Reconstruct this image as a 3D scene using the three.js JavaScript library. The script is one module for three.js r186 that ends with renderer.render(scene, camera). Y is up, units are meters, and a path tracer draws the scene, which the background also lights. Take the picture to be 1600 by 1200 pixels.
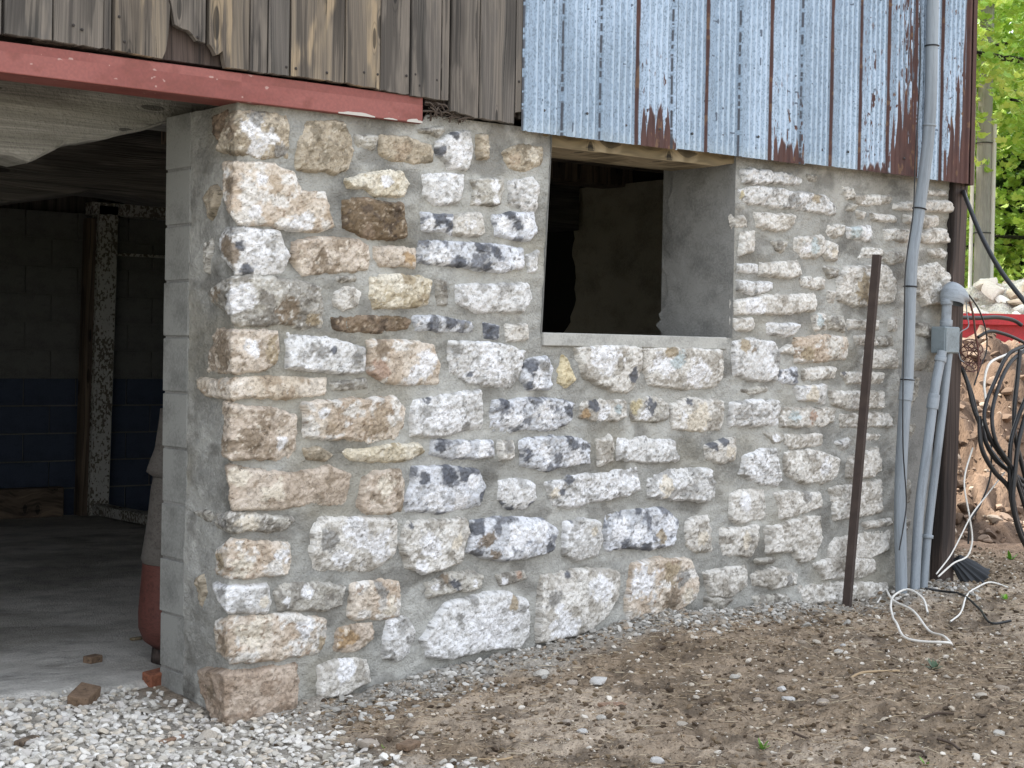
import * as THREE from 'three';
import { mergeGeometries, mergeVertices, toCreasedNormals } from 'three/addons/utils/BufferGeometryUtils.js';
import { RoundedBoxGeometry } from 'three/addons/geometries/RoundedBoxGeometry.js';

// ---------------------------------------------------------------- camera, sky, sun, exposure
const scene = new THREE.Scene();
const D2R = Math.PI / 180;
const camera = new THREE.PerspectiveCamera(26.11, 4 / 3, 0.05, 600);
camera.position.set(-2.868, 1.275, 5.189);
camera.rotation.set(-1.15 * D2R, -38.5 * D2R, 1.0 * D2R, 'YXZ');
scene.add(camera);

const renderer = new THREE.WebGLRenderer({ antialias: true });
renderer.toneMapping = THREE.LinearToneMapping;
renderer.toneMappingExposure = 2.6;
renderer.shadowMap.enabled = true;

// ---------------------------------------------------------------- noise
function hash(x, y, z) {
  let h = (x * 374761393 + y * 668265263 + z * 2147483647) | 0;
  h = Math.imul(h ^ (h >>> 13), 1274126177); h ^= h >>> 16;
  return (h >>> 0) / 4294967295;
}
const sm = (t) => t * t * (3 - 2 * t);
function vn(x, y, z = 0) {                                   // value noise, 0..1
  const xi = Math.floor(x), yi = Math.floor(y), zi = Math.floor(z), u = sm(x - xi), v = sm(y - yi), w = sm(z - zi);
  const L = (a, b, t) => a + (b - a) * t;
  const f = (k) => L(L(hash(xi, yi, k), hash(xi + 1, yi, k), u), L(hash(xi, yi + 1, k), hash(xi + 1, yi + 1, k), u), v);
  return w === 0 ? f(zi) : L(f(zi), f(zi + 1), w);
}
function fbm(x, y, z = 0, o = 4) {
  let s = 0, a = 0.5, n = 0;
  for (let i = 0; i < o; i++) { s += a * vn(x, y, z + i * 17); n += a; x = x * 2.03 + 7.1; y = y * 2.03 + 3.7; a *= 0.5; }
  return s / n;
}
function vt(x, y, p, q, s) {                                  // value noise that repeats after p by q
  const xi = Math.floor(x), yi = Math.floor(y), u = sm(x - xi), v = sm(y - yi), m = (a, b) => ((a % b) + b) % b;
  const g = (i, j) => hash(m(xi + i, p), m(yi + j, q), s), L = (a, b, t) => a + (b - a) * t;
  return L(L(g(0, 0), g(1, 0), u), L(g(0, 1), g(1, 1), u), v);
}
function fbt(u, v, p, q, s, o = 4) {
  let r = 0, a = 0.5, n = 0;
  for (let i = 0; i < o; i++) { r += a * vt(u * p, v * q, p, q, s + i); n += a; p *= 2; q *= 2; a *= 0.5; }
  return r / n;
}
const sstep = (a, b, x) => { const t = Math.min(1, Math.max(0, (x - a) / (b - a))); return t * t * (3 - 2 * t); };
const clamp = (x, a = 0, b = 1) => Math.min(b, Math.max(a, x));
const lerp = (a, b, t) => a + (b - a) * t;
let seed_ = 12345;
const rnd = () => { seed_ = (Math.imul(seed_, 1664525) + 1013904223) | 0; return (seed_ >>> 0) / 4294967296; };
const rr = (a, b) => a + (b - a) * rnd();
const lin = (hex) => new THREE.Color(hex).toArray();          // sRGB hex to linear values
const mixc = (a, b, t) => [lerp(a[0], b[0], t), lerp(a[1], b[1], t), lerp(a[2], b[2], t)];

// one sky: thin bright cloud over pale blue air
{
  const W = 256, H = 128, d = new Float32Array(W * H * 4);
  for (let j = 0; j < H; j++) for (let i = 0; i < W; i++) {
    const el = ((j + 0.5) / H - 0.5) * Math.PI, az = (i / W) * Math.PI * 2, k = (j * W + i) * 4;
    const x = Math.cos(el) * Math.cos(az), y = Math.sin(el), z = Math.cos(el) * Math.sin(az);
    const up = clamp(y), c = sstep(0.42, 0.7, fbm(x * 2.2 + 9, z * 2.2 + 4, y * 3.3, 4)) * 0.6;
    const air = mixc([0.92, 0.95, 0.98], [0.66, 0.75, 0.92], Math.pow(up, 0.6));
    const col = mixc(air, [1.02, 1.02, 1.02], c);
    for (let m = 0; m < 3; m++) d[k + m] = y < 0 ? [0.3, 0.29, 0.26][m] : col[m] * 0.92;
    d[k + 3] = 1;
  }
  const t = new THREE.DataTexture(d, W, H, THREE.RGBAFormat, THREE.FloatType);
  t.mapping = THREE.EquirectangularReflectionMapping; t.magFilter = THREE.LinearFilter; t.needsUpdate = true;
  scene.background = t; scene.environment = t;
}
// the sun stands high behind the barn, so that the wall and the ground before it lie in the barn's own shade
const sun = new THREE.DirectionalLight(new THREE.Color(1.0, 0.95, 0.86), 4.2);
sun.position.set(-9, 26, -14); sun.target.position.set(2, 0, 0);
sun.castShadow = true; sun.shadow.radius = 4; sun.shadow.mapSize.set(4096, 4096);
Object.assign(sun.shadow.camera, { left: -30, right: 30, top: 30, bottom: -30, near: 1, far: 120 });
scene.add(sun, sun.target);

// ---------------------------------------------------------------- helpers
const taken = {};
function numbered(name) { const n = taken[name] = (taken[name] ?? -1) + 1; return n ? `${name}_${String(n).padStart(3, '0')}` : name; }
function shadows(m) { m.castShadow = true; m.receiveShadow = true; return m; }
function tag(o, label, category, group) { o.userData.kind ??= 'thing'; o.userData.label = label; o.userData.category = category; if (group) o.userData.group = group; return o; }
function thing(name, label, category, group) { const g = new THREE.Group(); g.name = numbered(name); scene.add(g); return tag(g, label, category, group); }
function part(name, geo, mat, parent) { const m = shadows(new THREE.Mesh(geo, mat)); m.name = name; parent.add(m); return m; }
function single(name, geo, mat, label, category, group) { const m = shadows(new THREE.Mesh(geo, mat)); m.name = numbered(name); scene.add(m); return tag(m, label, category, group); }
function struct(name, geo, mat, label) { const m = shadows(new THREE.Mesh(geo, mat)); m.name = numbered(name); m.userData.kind = 'structure'; m.userData.label = label; scene.add(m); return m; }
function tex(W, H, fn, srgb, wrap = THREE.RepeatWrapping) {
  const d = new Uint8Array(W * H * 4);
  for (let j = 0; j < H; j++) for (let i = 0; i < W; i++) {
    const c = fn((i + 0.5) / W, (j + 0.5) / H), k = (j * W + i) * 4;
    d[k] = clamp(c[0]) * 255; d[k + 1] = clamp(c[1]) * 255; d[k + 2] = clamp(c[2]) * 255; d[k + 3] = 255;
  }
  const t = new THREE.DataTexture(d, W, H); t.wrapS = t.wrapT = wrap; t.magFilter = THREE.LinearFilter;
  if (srgb) t.colorSpace = THREE.SRGBColorSpace;
  t.needsUpdate = true; return t;
}
const g3 = (v) => [v, v, v];
function box(x0, x1, y0, y1, z0, z1, r = 0) {
  const g = r ? new RoundedBoxGeometry(x1 - x0, y1 - y0, z1 - z0, 1, r) : new THREE.BoxGeometry(x1 - x0, y1 - y0, z1 - z0);
  g.translate((x0 + x1) / 2, (y0 + y1) / 2, (z0 + z1) / 2); return boxUV(g);
}
function boxUV(g) {                                           // uv in metres, by the way each face points
  const p = g.attributes.position, n = g.attributes.normal, uv = new Float32Array(p.count * 2);
  for (let i = 0; i < p.count; i++) {
    const a = Math.abs(n.getX(i)), b = Math.abs(n.getY(i)), c = Math.abs(n.getZ(i));
    if (a >= b && a >= c) { uv[2 * i] = p.getZ(i); uv[2 * i + 1] = p.getY(i); }
    else if (b >= c) { uv[2 * i] = p.getX(i); uv[2 * i + 1] = p.getZ(i); }
    else { uv[2 * i] = p.getX(i); uv[2 * i + 1] = p.getY(i); }
  }
  g.setAttribute('uv', new THREE.BufferAttribute(uv, 2)); return g;
}
function merge(list) { return mergeGeometries(list.map((g) => { const h = g.index ? g.toNonIndexed() : g; for (const k of Object.keys(h.attributes)) if (!['position', 'normal', 'uv'].includes(k)) h.deleteAttribute(k); return h; })); }
function gridGeo(nu, nv, f, col, uvf) {                       // f(i, j) -> [x, y, z]; nu by nv vertices
  const P = new Float32Array(nu * nv * 3), U = new Float32Array(nu * nv * 2), C = col ? new Float32Array(nu * nv * 3) : null, I = [];
  for (let j = 0; j < nv; j++) for (let i = 0; i < nu; i++) {
    const k = j * nu + i, p = f(i, j); P.set(p, k * 3); U.set(uvf ? uvf(i, j, p) : [p[0], p[2]], k * 2); if (C) C.set(col(i, j, p), k * 3);
  }
  for (let j = 0; j < nv - 1; j++) for (let i = 0; i < nu - 1; i++) { const a = j * nu + i; I.push(a, a + 1, a + nu + 1, a, a + nu + 1, a + nu); }
  const g = new THREE.BufferGeometry();
  g.setAttribute('position', new THREE.BufferAttribute(P, 3)); g.setAttribute('uv', new THREE.BufferAttribute(U, 2));
  if (C) g.setAttribute('color', new THREE.BufferAttribute(C, 3));
  g.setIndex(I); g.computeVertexNormals(); return g;
}
function tube(pts, r, seg, rs = 8, closed = false) {
  const c = new THREE.CatmullRomCurve3(pts.map((p) => (p.isVector3 ? p : new THREE.Vector3(...p))), closed, 'centripetal');
  return new THREE.TubeGeometry(c, seg ?? pts.length * 8, r, rs, closed);
}
const STONES = [
'K;-58,2095 0,2102 202,2105 208,1955 85,1951 2,1955 -107,1973 -80,2029;w,54,2057,32 w,94,1986,37 w,133,2019,33 g,80,2082,32 g,186,1978,28 n,-19,2031,36',
'K;285,2093 441,2106 482,2016 461,1939 433,1923 248,1921 257,2037',
'M;-86,1926 0,1922 142,1926 232,1902 255,1834 358,1837 404,1724 355,1704 230,1699 99,1714 12,1704 0,1721 -54,1783;w,72,1753,21 w,284,1732,39 w,230,1718,38 w,101,1869,23 t,378,1762,22 t,149,1849,33 n,-23,1840,27',
'K;-217,1806 -160,1849 -121,1819 -148,1756 -176,1730',
'W;-65,1688 2,1692 178,1687 219,1602 201,1541 4,1528 -1,1535 -63,1593 -88,1651;n,-12,1614,36 n,-41,1649,27 d,18,1626,16 d,50,1548,23 w,100,1619,51',
'T;242,1649 339,1673 505,1678 562,1655 564,1571 465,1557 368,1549 282,1536 238,1584;n,354,1590,34',
'G;-144,1470 -60,1498 0,1518 102,1523 260,1512 350,1492 364,1357 277,1343 183,1366 131,1349 2,1351 -10,1377 -57,1407 -139,1431;w,39,1458,41 w,26,1412,37 n,209,1406,43 k,317,1374,29 n,-82,1453,31',
'T;-150,1330 0,1332 176,1325 175,1228 118,1189 0,1184 -194,1182 -172,1251;n,-86,1264,45 n,-52,1219,32 w,67,1277,28 k,145,1267,38',
'W;216,1326 277,1313 400,1306 547,1273 543,1189 458,1179 347,1193 226,1201;g,346,1258,34 d,401,1264,15 g,513,1237,25',
'P;-252,1152 -121,1151 134,1164 389,1160 382,1104 214,1090 83,1100 0,1091 -177,1094 -237,1125',
'G;409,1141 557,1156 567,1127 417,1118',
'T;-48,1076 42,1059 189,1045 258,1021 266,905 229,864 139,876 0,875 -38,890;n,111,993,33 n,73,936,33 w,190,934,24 n,-2,937,23',
'M;295,1067 349,1076 516,1082 689,1089 740,1045 732,972 698,936 576,926 476,942 352,940 302,955;w,364,1036,20 t,603,1010,57 t,406,981,35',
'C;449,900 548,893 692,909 811,904 824,882 767,854 606,849 492,861',
'K;298,899 366,905 413,878 394,862 312,866',
'T;-27,850 10,845 113,826 273,811 409,835 502,804 481,691 356,701 194,694 12,698 0,735 0,779;c,36,812,28 c,167,751,43',
'T;564,787 607,810 729,813 745,752 727,655 639,655 581,655 538,688;n,711,717,21 c,637,756,37',
'G;-98,669 0,685 248,650 236,623 169,612 1,621 -87,624;c,64,645,33 g,-36,651,27',
'M;-75,545 0,586 144,572 237,558 240,504 225,454 159,449 0,457 -73,463;k,-31,504,32 w,197,518,29 c,41,494,37',
'L;336,603 371,644 524,636 692,628 705,535 686,487 614,443 471,449 347,455 331,545;g,400,564,35 w,525,593,51 w,613,516,57 w,471,489,40',
'W;-86,425 0,422 146,416 163,359 153,323 44,328 0,334 -27,357;g,-29,402,23 c,134,362,19',
'G;178,393 226,417 361,409 467,387 457,324 390,308 201,324;w,307,383,24 w,227,354,19',
'M;506,389 638,398 720,387 727,328 723,260 629,254 588,267 531,258 497,280;g,630,365,37 c,675,306,32',
'M;-63,290 0,310 96,307 281,298 397,269 398,198 366,154 204,147 8,152 0,167 -79,182;n,-24,232,32 c,97,250,52 w,296,243,29 k,379,188,25',
'T;461,235 603,239 610,178 539,142 443,147;o,490,190,36',
'W;682,244 764,247 795,197 785,100 723,87 664,105 666,173',
'R;-163,107 0,118 99,112 271,117 281,34 266,-46 208,-108 0,-92 -86,-65 -146,28;n,-75,41,32',
'L;375,94 450,113 586,99 602,22 480,-19 382,-17;w,478,72,41',
'K;-236,423 -187,440 -171,384 -194,328 -234,353',
'B;-172,2097 -78,2111 -71,2035 -117,2001 -156,2032',
'G;-212,1644 -174,1661 -172,1597 -190,1540 -215,1556',
'G;-278,660 -165,674 -107,661 -164,640',
'K;612,2071 728,2074 842,2053 849,2000 760,1985 657,1989 613,2009;t,700,2024,37',
'W;899,2086 944,2112 1015,2126 1036,2053 1018,1982 929,1977 879,2027 866,2070;d,879,2039,22 d,945,2105,22 w,971,2035,50',
'G;504,2061 583,2068 584,2023 510,2019',
'K;1066,2114 1119,2119 1121,2038 1071,2029',
'K;1198,2060 1282,2098 1394,2098 1389,2036 1323,2000 1231,2002;c,1338,2067,30 t,1240,2034,26',
'C;459,1892 543,1922 660,1951 719,1941 743,1904 727,1857 587,1849 535,1874 468,1874;w,644,1899,26',
'W;814,1944 886,1954 1003,1956 987,1868 968,1847 877,1836 816,1866',
'G;1038,1937 1194,1959 1195,1913 1176,1856 1043,1847 1061,1903;w,1146,1925,23 w,1068,1859,17 w,1147,1869,17',
'W;1236,1949 1344,1971 1381,1937 1367,1844 1314,1845 1234,1865',
'B;446,1820 536,1831 704,1819 723,1738 718,1699 567,1686 451,1726',
'D;805,1792 951,1796 953,1722 916,1730 812,1734;d,884,1782,38 w,830,1754,22 d,930,1755,22',
'L;954,1792 1085,1815 1102,1741 1071,1724 956,1727;w,1039,1762,28',
'D;1152,1809 1360,1833 1369,1756 1336,1719 1244,1724 1166,1734;d,1269,1776,26 w,1198,1777,29 w,1328,1785,27 d,1229,1817,23',
'T;594,1654 778,1659 776,1590 621,1586 594,1620;o,737,1627,27',
'D;795,1684 978,1694 1167,1694 1298,1681 1299,1614 1202,1589 1042,1598 918,1602 791,1606;d,1072,1674,26 d,1152,1668,26 w,887,1630,38 w,1266,1641,35 d,980,1610,25 d,1105,1603,26',
'W;1325,1656 1381,1675 1376,1597 1333,1590',
'C;579,1539 651,1551 792,1552 847,1535 830,1451 741,1434 595,1429 575,1462;k,815,1472,27 k,739,1543,27',
'G;871,1546 913,1537 921,1449 879,1443',
'W;966,1525 1139,1531 1334,1544 1342,1488 1303,1435 1093,1426 977,1455',
'L;425,1476 475,1506 531,1484 515,1436 454,1415 420,1438',
'G;424,1532 508,1540 508,1521 430,1518',
'B;410,1384 510,1391 683,1393 748,1385 742,1356 626,1339 483,1336 416,1349',
'D;777,1396 892,1399 1047,1383 1054,1348 954,1346 787,1349;d,838,1375,22 d,938,1373,25 w,790,1374,11 g,1016,1362,20',
'D;1104,1379 1187,1371 1182,1325 1111,1329;d,1143,1352,40',
'L;1213,1376 1318,1379 1325,1323 1227,1311',
'M;569,1299 685,1306 864,1295 896,1216 897,1147 776,1142 658,1147 577,1190;n,627,1274,36 r,614,1190,42 w,820,1215,49 w,776,1166,32',
'W;943,1303 1033,1305 1208,1295 1313,1271 1283,1168 1244,1127 1163,1137 1036,1147 957,1192;g,981,1272,25 w,1145,1218,63 d,1035,1180,14',
'D;1327,1240 1434,1252 1459,1208 1444,1122 1343,1122 1309,1163;d,1348,1215,27 g,1415,1215,27 w,1383,1150,36 d,1336,1132,18',
'Y;1529,1258 1551,1222 1587,1159 1546,1132 1494,1148 1503,1200',
'L;1591,1290 1717,1303 1950,1298 1960,1211 1924,1138 1888,1105 1776,1116 1632,1175;w,1755,1237,64 d,1912,1176,27 w,1683,1263,38',
'L;1972,1293 2161,1299 2426,1291 2433,1172 2402,1132 2205,1121 2014,1143 1974,1225;w,2087,1226,55 e,2163,1254,42 w,2281,1186,57 k,2123,1287,28',
'W;784,1073 929,1097 1097,1112 1103,966 1040,962 947,948 871,940 774,951 767,1008;g,1024,972,20 d,838,1081,16 w,900,1018,55',
'D;1165,1071 1344,1081 1513,1075 1572,1059 1563,990 1482,960 1314,962 1216,944 1144,970;d,1545,1038,28 w,1247,1015,41 w,1412,1026,48 d,1213,1066,20',
'L;1624,1069 1759,1073 1871,1067 1869,1008 1815,987 1707,994 1626,1005;d,1688,1068,32 o,1643,1021,19 w,1742,1023,29 e,1832,1035,26',
'G;1912,1067 2053,1088 2122,1060 2124,994 2055,984 1921,991;y,1945,1048,27 d,2016,1056,34 w,1980,1007,24',
'L;2145,1049 2245,1082 2452,1064 2458,987 2439,945 2348,935 2156,949;d,2238,1065,21 c,2287,989,71 w,2208,1004,24',
'D;871,920 963,918 1159,914 1169,858 1074,850 949,854 860,876;d,902,895,28 w,1010,887,28 w,1105,885,31',
'L;1191,914 1266,912 1277,848 1205,842;g,1233,887,23',
'D;1295,911 1415,925 1586,921 1674,898 1687,813 1571,811 1452,788 1317,818;d,1323,846,24 d,1569,901,31 w,1416,870,36 w,1588,839,38',
'L;1720,908 1791,923 1808,815 1730,801',
'W;1835,911 1982,914 2165,894 2182,815 2079,807 1985,810 1844,824',
'L;2354,861 2469,893 2538,903 2541,805 2452,791 2363,816;d,2389,866,32 d,2457,888,22 c,2491,835,33',
'D;783,819 934,819 1091,800 1130,738 1106,663 1000,652 907,642 756,659 744,691 778,751;d,935,800,39 d,1028,792,34 d,828,786,24 w,876,698,44 w,999,692,39 w,1066,760,26 d,1115,700,20',
'W;1201,755 1318,756 1372,734 1380,676 1338,645 1255,643 1196,684;d,1255,643,18 d,1206,658,18 d,1361,651,18',
'W;1446,736 1538,743 1555,761 1766,768 1948,783 1962,693 1896,676 1733,656 1593,636 1472,646;c,1488,698,28 d,1562,753,19 d,1522,702,12',
'W;2016,765 2137,778 2380,765 2400,648 2356,627 2179,643 2019,655;c,2101,701,41',
'L;757,605 832,613 1032,611 1049,552 1004,442 912,423 836,408 760,446 729,533;d,766,595,16 w,864,513,49 c,987,518,28 w,821,429,27',
'D;1070,601 1191,608 1422,591 1485,541 1466,463 1359,449 1227,437 1130,459 1053,484;d,1089,583,29 n,1129,515,37 n,1162,469,29 w,1291,526,53 w,1390,546,42 d,1452,477,24 w,1226,473,23',
'W;1539,570 1629,581 1718,566 1745,487 1721,426 1616,414 1535,438;c,1683,530,19 d,1570,579,12',
'D;1771,585 1879,601 2104,604 2182,553 2165,448 2032,434 1902,448 1782,444 1765,512;d,1953,598,33 d,1883,449,30 d,1995,436,30 w,1844,535,46 w,1955,515,40 k,2088,481,34 w,2136,547,24',
'L;2252,550 2378,555 2409,462 2390,407 2303,406 2243,444;c,2341,466,32',
'G;858,365 943,396 1068,400 1125,383 1117,338 975,331 868,317;d,990,363,25 w,889,355,19 n,943,391,19 w,1085,356,14',
'G;1196,378 1327,389 1341,355 1213,338;r,1301,370,18 w,1222,356,12',
'W;838,156 886,214 945,284 1070,299 1230,311 1346,264 1359,133 1317,80 1170,87 950,71 864,92;g,993,229,22 k,1264,257,30 g,1070,286,23 w,1136,179,87',
'L;1421,362 1530,367 1740,366 1856,350 1852,250 1799,173 1693,115 1536,95 1417,88 1411,232;d,1548,353,19 g,1481,266,37 w,1742,285,58 w,1535,169,68',
'M;1929,375 2071,388 2264,369 2314,284 2309,200 2193,145 2040,152 1910,136 1889,220;w,1979,308,67 k,2149,338,49 n,2153,184,56 g,2208,292,35 c,2249,219,35',
'L;2361,306 2506,319 2630,316 2641,232 2530,182 2408,206',
'L;2460,494 2687,499 2694,417 2653,367 2480,378;c,2606,437,30',
'L;2751,484 3011,524 3123,518 3131,415 3088,328 2982,311 2927,374 2755,372',
'L;2521,645 2578,666 2725,660 2724,532 2566,517 2520,548;w,2600,610,37',
'L;2798,640 2897,648 3115,627 3126,567 2922,534 2836,527;g,3008,614,32',
'L;3201,648 3371,669 3562,672 3577,521 3377,506 3228,501',
'W;2595,813 2698,842 2800,842 2839,703 2809,681 2682,694 2576,741',
'L;2861,826 3045,834 3247,786 3240,704 3140,675 2961,693 2873,732;w,3138,753,37',
'L;3320,793 3532,834 3551,725 3489,696 3305,702',
'L;3196,357 3240,409 3474,427 3644,424 3622,337 3502,301 3197,321',
'L;3089,297 3220,319 3527,293 3548,236 3434,212 3164,223',
'L;2673,273 2808,299 2966,258 2958,217 2811,204 2683,231;g,2909,241,28',
'L;2985,197 3201,199 3628,161 3606,97 3297,91 3023,116',
'G;2676,171 2890,168 2926,121 2720,109',
'L;3435,472 3647,480 3657,455 3464,446',
'G;2688,342 2807,346 2807,322 2705,323',
'W;2518,1327 2620,1346 2777,1331 2809,1256 2791,1162 2647,1161 2530,1190 2512,1258;n,2634,1300,19 k,2580,1322,30',
'M;2915,1351 3100,1369 3292,1367 3296,1267 3077,1249 2926,1251;k,2987,1293,40 l,3188,1311,58',
'D;2819,1203 2932,1218 2930,1144 2825,1156;w,2850,1188,23',
'L;2972,1213 3205,1223 3206,1175 2982,1162',
'L;3261,1196 3583,1195 3575,1151 3299,1148;d,3270,1196,17',
'W;2930,1127 3144,1139 3147,1048 3056,1067 2949,1073;c,3037,1100,40',
'L;3181,1108 3567,1102 3569,1033 3313,1023 3192,1054',
'W;2509,1052 2691,1069 2811,1062 2818,956 2653,956 2508,958',
'L;2837,1033 3211,1030 3204,969 3114,946 2831,950;r,3041,989,28 r,3076,995,20 e,2930,996,35',
'L;3258,999 3629,1001 3636,939 3269,938',
'L;2867,909 3133,904 3135,859 2913,849 2860,868',
'G;2721,923 2858,921 2834,880 2782,875;w,2794,898,19',
'W;3235,866 3327,882 3328,845 3291,834',
'L;3430,898 3545,896 3546,871 3440,867',
'L;3348,1371 3509,1380 3520,1337 3359,1335',
'G;3533,1369 3635,1377 3647,1333 3540,1331',
'L;3421,1305 3657,1314 3680,1227 3400,1225',
'W;2723,1417 2930,1416 2914,1375 2853,1362 2733,1377',
'L;2821,1291 2889,1327 2908,1286',
'L;3035,1461 3133,1469 3144,1409 3055,1395;e,3089,1438,28',
'G;3147,1458 3266,1464 3264,1394 3162,1410',
'L;3299,1449 3526,1449 3527,1412 3310,1407',
'L;2523,1430 2630,1441 2640,1392 2533,1384',
'L;3603,1457 3662,1465 3664,1408 3615,1407',
'G;2573,1115 2732,1130 2741,1115 2628,1098',
'W;2561,2100 2619,2111 2874,2108 2944,2084 2936,2066 2772,2065 2563,2043',
'W;2539,2007 2663,2039 2920,2029 3125,2020 3199,1972 3190,1947 2966,1950 2724,1957 2549,1957;y,2556,1991,22 g,2877,1991,23 k,3044,2015,32',
'L;2649,1917 2906,1922 2881,1862 2787,1845 2660,1855',
'L;2553,1825 2644,1831 2638,1744 2547,1725',
'L;2918,1817 3103,1834 3114,1780 3080,1737 2964,1731 2911,1764;e,3016,1784,48 w,2972,1773,28',
'L;3131,1817 3223,1804 3198,1730 3143,1734 3115,1756;c,3174,1762,25',
'L;3138,1884 3247,1896 3249,1854 3176,1832 3139,1854',
'W;3285,1886 3453,1903 3455,1835 3295,1844;e,3332,1871,34',
'G;2763,1791 2857,1796 2833,1748 2781,1757',
'L;2681,1688 2930,1712 2949,1654 2871,1633 2683,1642',
'W;2536,1676 2665,1682 2658,1647 2541,1648',
'W;2534,1602 2752,1604 2752,1581 2635,1548 2535,1567',
'L;2950,1636 3119,1643 3129,1589 2968,1601',
'G;3126,1691 3217,1689 3209,1653 3155,1644',
'L;3219,1629 3272,1698 3565,1717 3636,1645 3639,1552 3343,1518 3222,1544;k,3387,1605,59',
'L;3143,1578 3193,1579 3195,1519 3149,1530',
'L;2521,1510 2719,1545 3058,1563 3052,1491 2850,1467 2530,1459;w,2637,1496,45',
'G;2987,2114 3059,2114 3051,2087 2997,2088',
'L;3250,2084 3325,2083 3335,2035 3280,2025',
'L;3335,2042 3602,2061 3603,2030 3421,2005 3346,2012',
'G;3281,2001 3337,1999 3328,1974 3286,1974',
'L;3356,1970 3413,1967 3414,1943 3367,1946',
'L;3451,1964 3634,1963 3645,1939 3567,1934 3461,1943',
'L;3559,1890 3735,1907 3737,1844 3570,1848',
'L;3409,1796 3548,1797 3544,1772 3382,1751',
'G;3553,1785 3710,1786 3701,1748 3603,1731 3544,1753',
'L;3637,2020 3760,2041 4035,2066 4057,2016 3832,2008 3633,2004',
'L;3703,1968 3965,1984 3967,1940 3896,1923 3714,1943',
'L;3796,1879 3916,1918 4029,1924 4042,1861 3807,1848',
'L;3900,1809 4043,1829 4035,1777 3921,1790',
'L;3812,1716 3984,1755 4059,1688 4043,1565 3869,1540 3796,1601',
'L;3849,2104 4038,2118 4049,2099 3859,2085',
'G;3832,1444 3923,1446 3915,1382 3834,1393',
'G;3798,1266 3914,1273 3911,1216 3810,1215',
'G;3771,1183 3902,1177 3898,1018 3776,1019',
'G;3774,940 3885,948 3873,859 3773,845',
'G;3758,703 3859,674 3844,541 3763,560',
'G;3755,481 3846,461 3830,350 3759,370',
'L;2502,1885 2575,1895 2593,1856 2519,1846',
'G;2380,194 2551,172 2491,137 2382,137',
'G;907,2133 877,2096 835,2106 787,2107'];
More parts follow.
